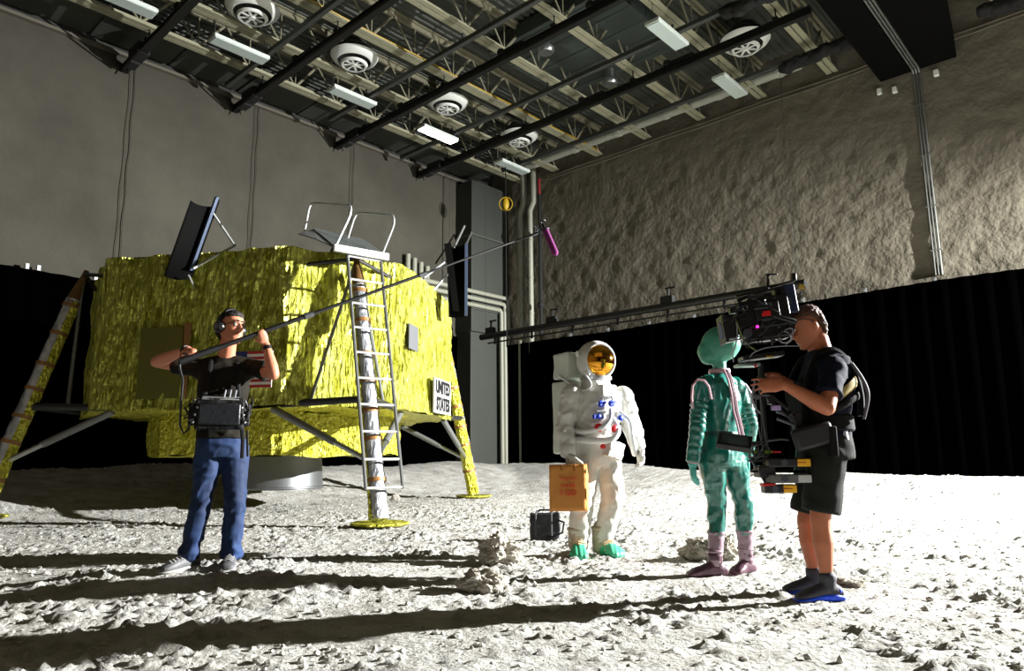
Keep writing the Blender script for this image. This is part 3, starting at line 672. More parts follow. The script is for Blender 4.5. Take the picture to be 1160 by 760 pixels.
MB().box((T2 + B2) / 2 + V((.17, -.03, 0)), (.05, .05, (T2 - B2).length)).build('edge_rim', deflb, df)
MB().tube([at(480, 315, 11.7), at(505, 296, 12.25)], .02, 8).build('strut', steel, df); MB().tube([at(492, 328, 12.2), at(511, 306, 12.3)], .02, 8).build('strut', steel, df)
MB().tube([at(514, 281, 12.3), at(526, 256, 12.6)], .024, 8).build('strut', rail, df)

# ================================================================== rocks
rk = mat('rock_grey', (176, 170, 158), .95, var=(7, .25), bump=(22, 1, .03), spec=.1)
def rock(px, py, w, h, seed, lb, dep=.8):
    g = on_ground(px, py); x, y = g.x, g.y; z = hz(x, y); g = on_ground(px, py, z); x, y = g.x, g.y; z = hz(x, y)
    bm = bmesh.new(); bmesh.ops.create_icosphere(bm, subdivisions=5, radius=1); c = MB()
    def dd(p):
        q = p * 1.6 + V((seed, 0, 0)); return 1 + .45 * (noise.noise(q)) + .22 * noise.noise(q * 2.7) + .10 * noise.noise(q * 6) + .06 * noise.noise(q * 14)
    vs = []
    for v in bm.verts:
        p = v.co * dd(v.co); vs.append(V((x + p.x * w / 2, y + w * dep / 2 + p.y * w * dep / 2, z + max(-.04, h * .42 + p.z * h * .56))))
    c.add(vs, [tuple(v.index for v in f.verts) for f in bm.faces]); bm.free()
    return tag(c.build('rock', rk, org=V((x, y, z)), smooth=25), lb, 'rock')
rock(564, 642, .33, .22, 1, 'grey rock on the soil in front of the black bag and paper bag')
rock(546, 674, .27, .14, 5, 'low dark grey rock nearest the camera')
rock(797, 636, .28, .17, 8, 'grey rock behind the left boot of the green alien costume')
rock(824, 636, .22, .19, 12, 'grey rock seen between the boots of the green alien costume')
rock(447, 567, .16, .12, 15, 'small pale rock beside the ladder leg of the lander')
rock(968, 666, .24, .05, 17, 'flat brown clod of soil behind the camera operator\'s foot')
rock(1099, 34 + 600, .07, .03, 19, 'small clod of soil at the right side of the ground')
# ================================================================== people helpers
def toruns(c, r, f, hw, hd, n=28, pw=2.4):
    out = []
    for j in range(n):
        a = 2 * PI * j / n; ca, sa = math.cos(a), math.sin(a)
        out.append(c + r * (hw * math.copysign(abs(ca) ** (2 / pw), ca)) + f * (hd * math.copysign(abs(sa) ** (2 / pw), sa)))
    return out
def torso(mb, rows, pw=2.4):
    "rows: (centre, right vector, forward vector, half width, half depth)"
    mb.loft([toruns(V(c), r.normalized(), f.normalized(), hw, hd, 28, pw) for c, r, f, hw, hd in rows]); return mb
def seg(a, b, k): return V(a).lerp(V(b), k)
def limb(mb, pts, rs, n=14, flat=None):
    "tapered limb with extra rings for the muscles"
    mb.tube(pts, rs, n, flat=flat, round_=True); return mb
def arm(mb, sh, el, wr, k=1):
    limb(mb, [sh, seg(sh, el, .3), seg(sh, el, .7), el], [.056 * k, .053 * k, .045 * k, .041 * k])
    limb(mb, [el, seg(el, wr, .25), seg(el, wr, .6), wr], [.041 * k, .045 * k, .036 * k, .026 * k])
def hand(mb, W, d, n, side, curls, thumb=(.5, .6, .4), k=1.0, fr=1.0, spread=.1):
    "W wrist, d along the hand, n palm normal, side thumb direction sign; curls three bends in radians per finger (or one tuple)"
    d = d.normalized(); n = (n - d * n.dot(d)).normalized(); l = d.cross(n) * side
    mb.tube([W - d * .02 * k, W + d * .015 * k, W + d * .05 * k, W + d * .088 * k], [.026 * k, .028 * k, .038 * k, .037 * k], 12, flat=(n, .42), round_=True)
    if not isinstance(curls[0], (tuple, list)): curls = [curls] * 4
    for i, (off, L, r) in enumerate(((.030, .074, .0085), (.010, .082, .009), (-.010, .076, .0085), (-.029, .060, .0075))):
        p = W + (d * .082 + l * off) * k; dd = (d + l * (off * spread * 12)).normalized(); pts = [p - dd * .02 * k, p]; rr = [r * fr * k] * 2
        nn = n
        for q, f in zip(curls[i], (.46, .30, .24)):
            dd, nn = (dd * math.cos(q) + nn * math.sin(q)), (nn * math.cos(q) - dd * math.sin(q))
            p = p + dd * (L * f * k); pts.append(p); rr.append(rr[-1] * .93)
        mb.tube(pts, rr, 8, round_=True)
    p = W + (d * .022 + l * .026) * k; a, b, c = thumb
    t0 = (l * (1 - a) + d * a * 1.2 + n * .25).normalized(); t1 = (t0 + n * b * .8 + d * .5).normalized(); t2 = (t1 + n * c - l * c * .3).normalized()
    mb.tube([p - t0 * .01, p + t0 * .03 * k, p + (t0 * .03 + t1 * .032) * k, p + (t0 * .03 + t1 * .032 + t2 * .026) * k], [.014 * fr * k, .0125 * fr * k, .0105 * fr * k, .009 * fr * k], 8, round_=True)
HEAD = [(-.118, .030, .078, .022), (-.104, .046, .088, -.012), (-.08, .058, .092, -.05), (-.045, .067, .093, -.08), (-.01, .073, .091, -.094), (.02, .076, .087, -.101), (.045, .078, .094, -.104), (.075, .075, .086, -.10), (.098, .062, .066, -.084), (.112, .042, .042, -.06), (.119, .015, .012, -.03)]
def head(mb, C, f, u, k=1.0, nose=1):
    f = f.normalized(); u = (u - f * u.dot(f)).normalized(); r = f.cross(u)
    Q = lambda x, y, z: C + (r * x + f * y + u * z) * k
    mb.loft([[Q(hw * math.copysign(abs(math.cos(a)) ** .9, math.cos(a)), (fr + bk) / 2 + (fr - bk) / 2 * math.copysign(abs(math.sin(a)) ** .9, math.sin(a)), z) for a in [2 * PI * j / 24 for j in range(24)]] for z, hw, fr, bk in HEAD])
    if nose:
        mb.tube([Q(0, .088, .03), Q(0, .104, .0), Q(0, .115, -.022), Q(0, .096, -.030)], [.008 * k, .010 * k, .014 * k, .012 * k], 8, round_=True)
        for s in (-1, 1):
            mb.ell(Q(s * .079, -.012, -.002), (.015 * k, .020 * k, .034 * k), (r, f, u), 10, 7)
            mb.tube([Q(s * .012, .094, .036), Q(s * .045, .088, .038)], .007 * k, 6, round_=True)
            mb.ell(Q(s * .012, .104, -.024), .0085 * k, None, 8, 5)
        mb.ell(Q(0, .092, -.052), (.024 * k, .009 * k, .006 * k), (r, f, u), 10, 6); mb.ell(Q(0, .092, -.063), (.021 * k, .010 * k, .007 * k), (r, f, u), 10, 6)
        mb.ell(Q(0, .084, -.098), (.022 * k, .014 * k, .016 * k), (r, f, u), 10, 6)
    return Q, r
def hair(C, f, u, k=1.0, rows=None, amp=.006, back=0):
    f = f.normalized(); u = (u - f * u.dot(f)).normalized(); r = f.cross(u); mb = MB()
    rows = rows or [(-.085, .045, -.055, -.082), (-.06, .062, -.05, -.096), (-.03, .077, -.035, -.107), (0, .0805, -.022, -.113), (.03, .0825, .005, -.115), (.056, .083, .045, -.115), (.074, .081, .088, -.114), (.09, .078, .094, -.11), (.112, .062, .078, -.092), (.128, .040, .05, -.064), (.134, .012, .012, -.03)]
    mb.loft([[C + (r * (hw * math.cos(a)) + f * ((fr + bk) / 2 + (fr - bk) / 2 * math.sin(a)) + u * z) * k for a in [2 * PI * j / 26 for j in range(26)]] for z, hw, fr, bk in rows])
    return mb.organic(.006, 2, lambda p, n: amp * fbm(p * 60) + amp * .4 * fbm(p * 130))
def foot(mb, ank, toe, zg, k=1.0, h=1.0, w=1.0):
    "foot or shoe from behind the ankle to the toe, sole on zg"
    ank = V(ank); toe = V(toe); d = V((toe.x - ank.x, toe.y - ank.y, 0)); L = d.length; d = d.normalized(); r = d.cross(UZ)
    base = V((ank.x, ank.y, zg)); rings = []
    for q, hw, hh in ((-.078, .016, .03), (-.07, .028, .058), (-.03, .036, .082), (.03, .038, .085), (L * .42, .041, .066), (L * .68, .048, .05), (L * .86, .046, .036), (L * .97, .034, .026), (L, .016, .016)):
        c = base + d * q * (k if q < .04 else 1); ring = []
        for j in range(16):
            a = 2 * PI * j / 16; x = math.cos(a) * hw * w; z = math.sin(a); zz = (hh * h * (.5 + .5 * z)) if z > 0 else hh * h * .5 * (1 + max(z * 1.25, -1) )
            ring.append(c + r * x + UZ * zz)
        rings.append(ring)
    mb.loft(rings); return d
def smooth_pts(P, m=6):
    P = [V(p) for p in P]; P = [P[0]] + P + [P[-1]]; out = []
    for i in range(1, len(P) - 2):
        a, b, c, d = P[i - 1:i + 3]
        for t in [k / m for k in range(m)]: out.append(.5 * ((2 * b) + (c - a) * t + (2 * a - 5 * b + 4 * c - d) * t * t + (3 * b - a - 3 * c + d) * t ** 3))
    return out + [P[-2]]
def leg(mb, hip, kn, an, k=1.0, thigh=.088):
    d = (kn - hip); 
    limb(mb, [hip, seg(hip, kn, .3), seg(hip, kn, .75), kn], [thigh * k, thigh * .95 * k, .062 * k, .056 * k])
    limb(mb, [kn, seg(kn, an, .12), seg(kn, an, .35), seg(kn, an, .75), an], [.056 * k, .053 * k, .057 * k, .038 * k, .034 * k])
def folds(amp, fz=18, fx=4, ridge=True):
    def fn(p, n):
        wz = .05 * noise.noise(p * 5); m = .35 + .9 * abs(noise.noise(p * 3.1 + V((3, 1, 2))))
        v = noise.noise(V((p.x * fx + p.z * fz * .45, p.y * fx, (p.z + wz) * fz * .8))); w = noise.noise(V((p.x * fx * 1.9 - p.z * fz * .7, p.y * fx * 1.9, (p.z - wz) * fz * .7 + 9)))
        return max(-.006, amp * m * ((.45 - 2.0 * abs(v)) + (.35 - 1.6 * abs(w)) + .4 * noise.noise(p * 21)))
    return fn
skin = mat('skin', (200, 128, 98), .5, var=(14, .08), bump=(90, .15, .003), spec=.4)
skin2 = mat('skin_tanned', (174, 104, 72), .5, var=(14, .08), bump=(90, .15, .003), spec=.4)
hairb = mat('hair_dark_brown', (26, 17, 12), .65, var=(60, .4), bump=(160, .8, .006)); hairm = mat('hair_brown', (74, 44, 26), .65, var=(60, .4), bump=(160, .8, .006))
gls = mat('glasses_black', (12, 12, 12), .3); plast = mat('black_plastic', (9, 9, 10), .45); nyl = mat('black_nylon', (5, 5, 6), .7, spec=.35, bump=(60, .3, .004)); nyl2 = mat('grey_nylon', (60, 62, 64), .8)
X, Y_, Z = V((1, 0, 0)), V((0, 1, 0)), V((0, 0, 1))

# ================================================================== sound operator
def sound_operator():
    y0 = 5.17; A = lambda px, py, dy=0: at(px, py, y0 + dy); g = on_ground(238, 643, .1); zg = hz(g.x, y0)
    o = thing('person', 'man in olive t-shirt and blue jeans holding up a long black pole', 'person', V((A(240, 643).x, y0, zg)))
    fwd = V((.36, -.93, 0)).normalized(); R = V((.93, .36, 0)).normalized()
    pel = A(250, 503); wai = A(251, 474, -.0); che = A(253, 440, -.01); shl = A(254, 418, 0); nb = A(256, 407, .0); hc = A(262, 372, -.05)
    hipL, hipR = A(238, 507, -.02), A(266, 507, .06); knL, knR = A(228, 569, -.06), A(266, 570, .0)
    anL, anR = A(214, 630, -.06), A(262, 630, .02); anL.z = zg + .09; anR.z = zg + .09
    shL, shR = A(226, 417, -.03), A(285, 416, .04); elL, elR = A(177, 410, -.10), A(310, 424, -.14); wrL, wrR = A(207, 397, -.36), A(297, 386, -.33)
    hf, hu = V((.86, -.50, .04)).normalized(), V((.03, .02, 1)).normalized()
    # pole geometry first, the hands close round it
    p0, p1 = A(205, 409, -.40), at(606, 265, 6.15); pd = (p1 - p0).normalized()
    def onpole(px):
        lo, hi = 0, 1
        for _ in range(40):
            m = (lo + hi) / 2; q = p0.lerp(p1, m); x = 580 + F * (q - EYE).dot(RT) / (q - EYE).dot(FW)
            lo, hi = (m, hi) if x < px else (lo, m)
        return p0.lerp(p1, lo)
    gL, gR = onpole(221), onpole(296)
    wrL = gL + V((-.075, .05, .055)); wrR = gR + V((.03, .03, -.085))
    mb = MB()
    torso(mb, [(pel - Z * .06, R, fwd, .13, .10), (pel, R, fwd, .15, .11), (wai, R, fwd, .135, .10), (che, R, fwd, .155, .115), (shl, R, fwd, .15, .09), (nb, R, fwd, .07, .06)])
    limb(mb, [nb - Z * .05, nb, hc - hu * .09 - hf * .015], [.075, .062, .058]); head(mb, hc, hf, hu, 1.0)
    arm(mb, shL, elL, wrL); arm(mb, shR, elR, wrR, 1.0)
    mb.ell(shL, .062, None, 12, 8); mb.ell(shR, .062, None, 12, 8); limb(mb, [shL, nb - Z * .02, shR], [.055, .06, .055])
    hand(mb, wrL, (gL + V((0, -.03, .028)) - wrL), V((.2, .2, -1)), -1, (1.0, 1.3, .8), (.2, .8, .5), .95)
    hand(mb, wrR, (gR + V((.0, -.028, .02)) - wrR), V((-.7, .9, .25)), 1, (.9, 1.2, .9), (.5, .8, .5), .95)
    leg(mb, hipL, knL, anL, .88); leg(mb, hipR, knR, anR, .88)
    tL, tR = V((anL.x - .10, anL.y - .17, 0)), V((anR.x + .05, anR.y - .2, 0)); foot(mb, anL, tL, zg + .02, .9, .8, .8); foot(mb, anR, tR, zg + .02, .9, .8, .8)
    mb.organic(.0075, 3); mb.build('body', skin, o, smooth=180)
    # t-shirt
    sh = mat('olive_shirt', (27, 24, 17), .85, var=(12, .12), spec=.2, bump=(60, .2, .003))
    c = MB(); hem = pel + Z * .035
    torso(c, [(hem, R, fwd, .170, .130), (hem + Z * .05, R, fwd, .165, .126), (wai, R, fwd, .155, .12), (che, R, fwd, .178, .138), (shl, R, fwd, .170, .112), (shl + Z * .045, R, fwd, .115, .085), (nb + Z * .0, R, fwd, .075, .07)])
    for s_, e_ in ((shL, elL), (shR, elR)): limb(c, [seg(s_, che, .25), s_, seg(s_, e_, .5)], [.075, .077, .066]); c.tube([seg(s_, e_, .3), seg(s_, e_, .62)], [.068, .069], 14)
    limb(c, [shL, nb - Z * .03, shR], [.066, .072, .066]); c.organic(.009, 4, folds(.012, 12, 6)); c.build('t_shirt', sh, o, smooth=180)
    # jeans
    jn = mat('blue_denim', (15, 42, 82), .8, var=(5, .55, (1.6, 1.6, .5)), bump=(140, .25, .003))
    c = MB(); torso(c, [(hem + Z * .02, R, fwd, .158, .118), (pel, R, fwd, .168, .125), (pel - Z * .06, R, fwd, .168, .125), (pel - Z * .10, R, fwd, .15, .115)])
    for h_, k_, a_ in ((hipL, knL, anL), (hipR, knR, anR)):
        limb(c, [h_, seg(h_, k_, .35), seg(h_, k_, .8), k_], [.098, .094, .078, .074]); limb(c, [k_, seg(k_, a_, .3), seg(k_, a_, .7), a_ + Z * .02], [.074, .074, .070, .070]); c.tube([a_ + Z * .06, a_ - Z * .02 + fwd * -.01], [.07, .076], 16)
    c.organic(.010, 4, lambda p, n: folds(.017, 12, 6)(p, n) * (1.5 if p.z < zg + .25 or abs(p.z - knL.z) < .08 else .8)); c.build('jeans', jn, o, smooth=180)
    # shoes
    so = mat('trainer_grey', (92, 92, 94), .6, var=(20, .5)); sol = mat('trainer_sole', (196, 196, 192), .6); lc = mat('lace_white', (200, 200, 200), .7)
    for a_, t_ in ((anL, tL), (anR, tR)):
        c = MB(); d_ = foot(c, a_, t_ + (t_ - a_).normalized() * .02, zg + .01, 1.1, 1.12, 1.08); c.organic(.006, 3); s_ = c.build('shoe', so, o, smooth=180)
        c = MB(); foot(c, a_, t_ + (t_ - a_).normalized() * .03, zg + .0, 1.15, .34, 1.22); c.build('sole', sol, s_, smooth=60)
        for q in (.07, .095, .12, .145): b_ = V((a_.x, a_.y, zg)) + d_ * q; MB().tube([b_ + d_.cross(Z) * .03 + Z * (.10 - q * .28), b_ + Z * (.118 - q * .3), b_ - d_.cross(Z) * .03 + Z * (.10 - q * .28)], .0035, 6).build('lace', lc, s_)
    # head gear
    hair(hc, hf, hu).build('hair', hairb, o, smooth=180)
    r = hf.cross(hu); Q = lambda x, y, z: hc + r * x + hf * y + hu * z
    hp = MB(); hp.tube([Q(math.cos(t) * .098, -.012 + .0, .01 + math.sin(t) * .135) for t in [PI * k / 14 for k in range(15)]], .011, 8, flat=(hf, 1.6)); hpo = hp.build('headphones', plast, o)
    for s_ in (-1, 1):
        c = MB(); c.lathe([(.001, .034), (.030, .034), (.040, .022), (.043, .006), (.040, -.012), (.001, -.012)], Q(s_ * .088, -.012, -.002), r * s_, n=22); c.build('ear_cup', plast, hpo)
        c = MB(); c.lathe([(.001, .001), (.022, .001), (.024, -.002)], Q(s_ * .123, -.012, -.002), r * s_, n=18); c.build('ear_cup_cap', mat('grey_cap', (90, 92, 100), .4), hpo)
    for s_ in (-1, 1):
        MB().tube([Q(s_ * .014, .104, .022), Q(s_ * .05, .098, .024), Q(s_ * .056, .092, .006), Q(s_ * .034, .102, -.006), Q(s_ * .014, .104, .008), Q(s_ * .014, .104, .022)], .003, 6).build('glasses_rim', gls, o)
        MB().tube([Q(s_ * .052, .096, .02), Q(s_ * .078, .06, .016), Q(s_ * .082, -.005, .008)], .003, 6).build('glasses_arm', gls, o)
        MB().ell(Q(s_ * .031, .078, .016), .013, None, 12, 8).build('eye', mat('eye_white', (225, 220, 214), .2), o); MB().ell(Q(s_ * .031, .0875, .016), (.006, .0045, .006), (r, hf, hu), 10, 6).build('iris', mat('iris', (50, 34, 22), .2), o)
        MB().tube([Q(s_ * .012, .101, .038), Q(s_ * .03, .101, .043), Q(s_ * .05, .09, .038)], .0045, 6, round_=True).build('eyebrow', hairb, o)
    MB().tube([seg(wrR, elR, .06), seg(wrR, elR, .18)], [.033, .035], 16).build('wrist_band', plast, o)
    wt = MB().tube([seg(wrL, elL, .03), seg(wrL, elL, .12)], [.031, .032], 16).build('wristwatch', plast, o)
    st = MB(); st.tube([A(274, 486, -.16), A(275, 500, -.17), A(274, 519, -.16)], .014, 8, flat=(fwd, .3)); st.build('pocket_cloth', nyl, o)
    MB().tube([A(280, 488, -.13), A(280.5, 517, -.13)], .008, 6, flat=(fwd, .4)).build('pocket_strap', nyl, o)
    # boom pole with microphone
    bp = thing('boom_pole', 'long black pole held overhead with a microphone at its far end', 'boom pole', p0)
    cut = [0, .30, .62, 1]; rad = [.017, .013, .0095]
    for k in range(3):
        c = MB(); c.tube([p0.lerp(p1, cut[k]), p0.lerp(p1, cut[k + 1])], rad[k], 12); c.build('pole_section', plast, bp)
        c = MB(); q = p0.lerp(p1, cut[k + 1]); c.tube([q - pd * .04, q + pd * .03], rad[k] * 1.35, 12); c.build('locking_collar', mat('collar_grey', (90, 92, 94), .4, .5), bp)
    c = MB(); c.tube([p0 - pd * .01, p0 + pd * .26], .023, 12); c.build('grip', nyl, bp)
    m0 = at(614, 252, 6.17); m1 = at(630, 289, 6.02); md = (m1 - m0).normalized()
    c = MB(); c.tube([m0, m0 + md * .1], .013, 10); c.build('microphone', plast, bp)
    c = MB(); c.tube([m0.lerp(m1, .22), m0.lerp(m1, .26), m1 - md * .03, m1 - md * .01, m1], [.022, .029, .030, .022, .006], 14); c.disp(lambda p, n: .002 * noise.noise(p * 60)).build('foam_windshield', mat('purple_foam', (112, 30, 96), .9, bump=(120, .6, .004)), bp)
    sm = MB(); mount = (m0 + p1) / 2
    for q in (.0, .10): sm.ring(m0 + md * q, .034, .0045, md, 20, 6)
    sm.tube([m0 + V((-.03, 0, 0)), m0 + md * .1 + V((-.034, 0, 0))], .006, 6).tube([p1, p1 + (m0 - p1) * .6, m0 + md * .04 + V((-.034, 0, 0))], .008, 8)
    sm.build('shock_mount', plast, bp)
    wr_ = MB(); rr = random.Random(4); pts = [p1 + V((.0, 0, 0))] + [mount + V((rr.uniform(-.05, .05), rr.uniform(-.03, .03), rr.uniform(-.05, .09))) for _ in range(9)]; sp = []
    for a, b in zip(pts, pts[1:]): sp += [a.lerp(b, q) for q in (0, .35, .7)]
    wr_.tube(sp, .004, 6); wr_.build('microphone_cable', mat('cable_grey', (150, 152, 158), .5), bp)
    c = MB(); c.tube([p0 - pd * .01, p0 + V((-.005, 0, -.05)), A(207, 430, -.32), A(205, 455, -.28), A(204, 482, -.24), A(208, 491, -.22), A(214, 486, -.2), A(214, 470, -.22), A(209, 461, -.23)], .0085, 8); c.build('hanging_cable', plast, bp)
    # recorder bag with harness
    bg = thing('sound_bag', 'black audio recorder bag with cables strapped to the chest of the man holding the pole', 'bag', A(247, 492, -.2))
    bc = A(249, 469, -.235); bx = (fwd.cross(Z) * -1).normalized()
    c = MB(); c.box(bc, (.31, .16, .21), (R, fwd, Z)); c.organic(.01, 3, lambda p, n: .008 * fbm(p * 14)); c.build('bag_body', nyl, bg, smooth=180)
    c = MB(); c.box(bc + fwd * .085 - Z * .005, (.27, .03, .15), (R, fwd, Z)); c.build('front_pocket', mat('dark_pocket', (12, 15, 20), .45, bump=(30, .4, .01)), bg, bevel=.012)
    c = MB(); c.box(bc + Z * .108 + fwd * .03, (.24, .11, .008), (R, (fwd + Z * -.25).normalized(), (Z + fwd * .25).normalized())); c.build('recorder_top', mat('recorder_silver', (150, 152, 150), .4, .5), bg, bevel=.004)
    for s_ in (-1, 1):
        c = MB(); c.box(bc + R * (s_ * .165) - Z * .005, (.06, .13, .15), (R, fwd, Z)); c.organic(.009, 2, lambda p, n: .008 * fbm(p * 20)); c.build('side_pouch', nyl, bg, smooth=180)
        c = MB(); c.tube([bc + R * (s_ * .12) + Z * .08, che + R * (s_ * .10) + fwd * .15, shl + R * (s_ * .09) + fwd * .10 + Z * .03, shl + R * (s_ * .085) + Z * .075], .016, 8, flat=(fwd + Z * .3, .3)); c.build('harness_strap', nyl, bg)
        for j in range(6):
            rr = random.Random(10 * j + s_); b0 = bc + R * (s_ * (.13 + .05 * rr.random())) + Z * .08 + fwd * rr.uniform(-.03, .07); pts = [b0]
            for q in range(7): pts.append(b0 + R * (s_ * rr.uniform(-.01, .07)) + fwd * rr.uniform(-.02, .06) + Z * rr.uniform(-.16, .06))
            pts2 = []
            for a, b, d in zip(pts, pts[1:], pts[2:]): pts2 += [a.lerp(b, .5), a.lerp(b, .8).lerp(b.lerp(d, .2), .5)]
            c = MB(); c.tube(pts2, .0045, 6); c.build('cable', plast, bg)
        for j in range(3):
            c = MB(); c.ell(bc + R * (s_ * (.14 + .012 * j)) + fwd * .085 + Z * (.04 - .05 * j), .011, None, 8, 6); c.build('connector', alu, bg)
    for j in range(3):
        c = MB(); q = bc + R * (.02 + .035 * j) + Z * .10 + fwd * .0; c.tube([q, q + Z * .07 + R * .01], .005, 6); c.build('antenna', mat('cable_grey', (150, 152, 158), .5), bg)
    return o
sound_operator()

# ================================================================== astronaut
def astronaut():
    y0 = 6.37; A = lambda px, py, dy=0: at(px, py, y0 + dy); zg = hz(A(672, 628).x, y0)
    o = thing('person', 'person in a white astronaut suit with a gold visor, standing with a paper bag', 'person', V((A(672, 628).x, y0, zg)))
    fwd = V((.50, -.866, 0)).normalized(); R = V((-fwd.y, fwd.x, 0))   # R: person's left, to the right in the picture
    ws = mat('suit_white', (208, 207, 201), .8, var=(5, .05), bump=(40, .35, .006), sheen=.1); ws2 = mat('suit_boot', (186, 174, 152), .85, var=(12, .25), bump=(40, .4, .006))
    pel = A(675, 518); wai = A(675, 497); che = A(678, 468); shl = A(679, 446); nb = A(675, 436)
    hipL, hipR = A(665, 524, -.03), A(688, 522, .05); knL, knR = A(660, 565, -.06), A(695, 562, -.02); anL, anR = A(655, 611, -.03), A(682, 609, .04); anL.z = anR.z = zg + .12
    shL, shR = A(648, 448, -.08), A(705, 450, .08); elL, elR = A(639, 484, -.12), A(716, 484, .04); wrL, wrR = A(643, 511, -.22), A(722, 504, -.04)
    c = MB()
    torso(c, [(pel - Z * .08, R, fwd, .13, .13), (pel, R, fwd, .175, .155), (wai, R, fwd, .18, .16), (che, R, fwd, .215, .185), (shl, R, fwd, .20, .16), (nb, R, fwd, .13, .13), (nb + Z * .05, R, fwd, .125, .125)])
    for s_, e_, w_ in ((shL, elL, wrL), (shR, elR, wrR)):
        c.ell(s_, .105, None); limb(c, [s_, seg(s_, e_, .4), seg(s_, e_, .9), e_], [.10, .094, .086, .084]); limb(c, [e_, seg(e_, w_, .5), w_], [.084, .080, .068])
    for h_, k_, a_ in ((hipL, knL, anL), (hipR, knR, anR)):
        limb(c, [h_, seg(h_, k_, .4), k_], [.122, .115, .105]); limb(c, [k_, seg(k_, a_, .4), seg(k_, a_, .8), a_], [.105, .100, .09, .085])
    c.organic(.011, 4, lambda p, n: folds(.020, 12, 6)(p, n)); c.build('space_suit', ws, o, smooth=180)
    # gloves and hands
    for W, e_, dd, nn, sd, cu, nm in ((wrL, elL, V((.12, -.25, -1)), V((.8, .5, 0)), 1, (.9, 1.2, .8), 0), (wrR, elR, V((.15, -.35, -1)), V((-.8, -.3, .2)), -1, (.45, .6, .4), 1)):
        c = MB(); hand(c, W + (W - e_).normalized() * .03, dd, nn, sd, cu, (.4, .5, .4), 1.3, 1.4); c.organic(.006, 2, lambda p, n: .002 * fbm(p * 50)); g_ = c.build('glove', mat('glove_grey', (190, 188, 180), .8, bump=(60, .5, .005)), o, smooth=180)
        c = MB(); d_ = (W - e_).normalized(); c.lathe([(.07, -.04), (.074, -.03), (.070, 0), (.066, .03), (.05, .045), (.001, .045)], W, d_, n=24); c.build('cuff', ws, g_)
    # boots with green covers
    gr = mat('green_overshoe', (60, 170, 130), .55, bump=(70, .3, .004, (1, 1, .2)))
    for a_, dv in ((anL, V((-.02, -.26, 0))), (anR, V((.15, -.20, 0)))):
        t_ = a_ + dv * .82; a2 = V((a_.x, a_.y, 0)); c = MB(); foot(c, a_, t_, zg + .02, 1.3, 1.45, 1.5); limb(c, [a_ + Z * .10, a_ - Z * .02], [.088, .088]); c.organic(.009, 3, folds(.012, 24, 10)); bt = c.build('boot', ws2, o, smooth=180)
        c = MB(); foot(c, a_ + dv * .22, t_ + dv * .10, zg + .01, 1.3, 1.55, 1.72); c.organic(.008, 3, lambda p, n: .002 * math.sin(p.x * 160)); c.build('overshoe', gr, bt, smooth=180)
        for q in (.03, .06, .09):
            b_ = a_ + dv.normalized() * (.08 + q * .2) + Z * (.02 - q * .55 + .02); MB().tube([b_ - dv.normalized().cross(Z) * .065 - Z * .02, b_ + dv.normalized() * .03, b_ + dv.normalized().cross(Z) * .065 - Z * .02], .007, 6).build('boot_lace', mat('lace_tan', (204, 170, 130), .8), bt)
        c = MB(); c.lathe([(.092, 0), (.098, .015), (.094, .03)], a_ + Z * .1, (0, 0, 1), n=24, caps=False); c.build('boot_cuff', ws2, bt).modifiers.new('t', 'SOLIDIFY').thickness = .006
    # helmet
    hc = A(675, 409, -.02); hf = V((.22, -.97, -.02)).normalized(); r = hf.cross(Z).normalized(); hu = r.cross(hf)
    Q = lambda x, y, z: hc + r * x + hf * y + hu * z
    rows = []
    for k in range(15):
        ph = -1.15 + (PI / 2 + 1.13) * k / 14; rows.append([Q(.178 * math.cos(ph) * math.cos(a), .185 * math.cos(ph) * math.sin(a), .185 * math.sin(ph)) for a in [2 * PI * j / 40 for j in range(40)]])
    shell = MB().loft(rows); shell.organic(.007, 2)
    # open the face: push the shell behind an elliptical rim
    def rimtest(p):
        q = p - hc; x, y, z = q.dot(r), q.dot(hf), q.dot(hu) + .005; return (x / .132) ** 2 + (z / .145) ** 2, y
    shell.f = [f for f in shell.f if not (rimtest(sum((shell.v[i] for i in f), V((0, 0, 0))) / len(f))[0] < 1 and rimtest(shell.v[f[0]])[1] > 0)]; shell.mi = [0] * len(shell.f)
    hs = shell.build('helmet', ws, o, smooth=180); sd = hs.modifiers.new('t', 'SOLIDIFY'); sd.thickness = .012
    def dome(x, z, R_=.178): v = R_ ** 2 - x * x - z * z; return math.sqrt(max(v, 0))
    pts = [Q(.132 * math.cos(a) * (1.0), dome(.132 * math.cos(a), .145 * math.sin(a)) + .004, -.005 + .145 * math.sin(a)) for a in [2 * PI * k / 48 for k in range(49)]]
    MB().tube(pts, .010, 8).build('visor_frame', wht, hs)
    vs = []; nr = 14; na = 48
    for i in range(nr + 1):
        for j in range(na):
            x, z = .131 * (i / nr) * math.cos(2 * PI * j / na), .144 * (i / nr) * math.sin(2 * PI * j / na); vs.append(Q(x, dome(x, z, .181) + .002 - (.012 if i == nr else 0), z - .005))
    fs = [(i * na + j, i * na + (j + 1) % na, (i + 1) * na + (j + 1) % na, (i + 1) * na + j) for i in range(nr) for j in range(na)]
    vz = mat('gold_visor', (232, 160, 52), .07, 1.0); MB().add(vs, fs).build('visor', vz, hs, smooth=180)
    MB().lathe([(.125, 0), (.145, .01), (.145, .035), (.125, .05)], nb + Z * .035, (0, 0, 1), n=36, caps=False).build('neck_ring', mat('ring_metal', (190, 192, 196), .35, .7), hs)
    MB().box(Q(.182, .03, .06), (.02, .05, .05), (r, hf, hu)).build('visor_pivot', wht, hs, bevel=.006)
    # backpack
    back = -fwd; pk = mat('pack_white', (206, 212, 202), .6, var=(3, .05)); bpc = che + back * .30 - R * .02
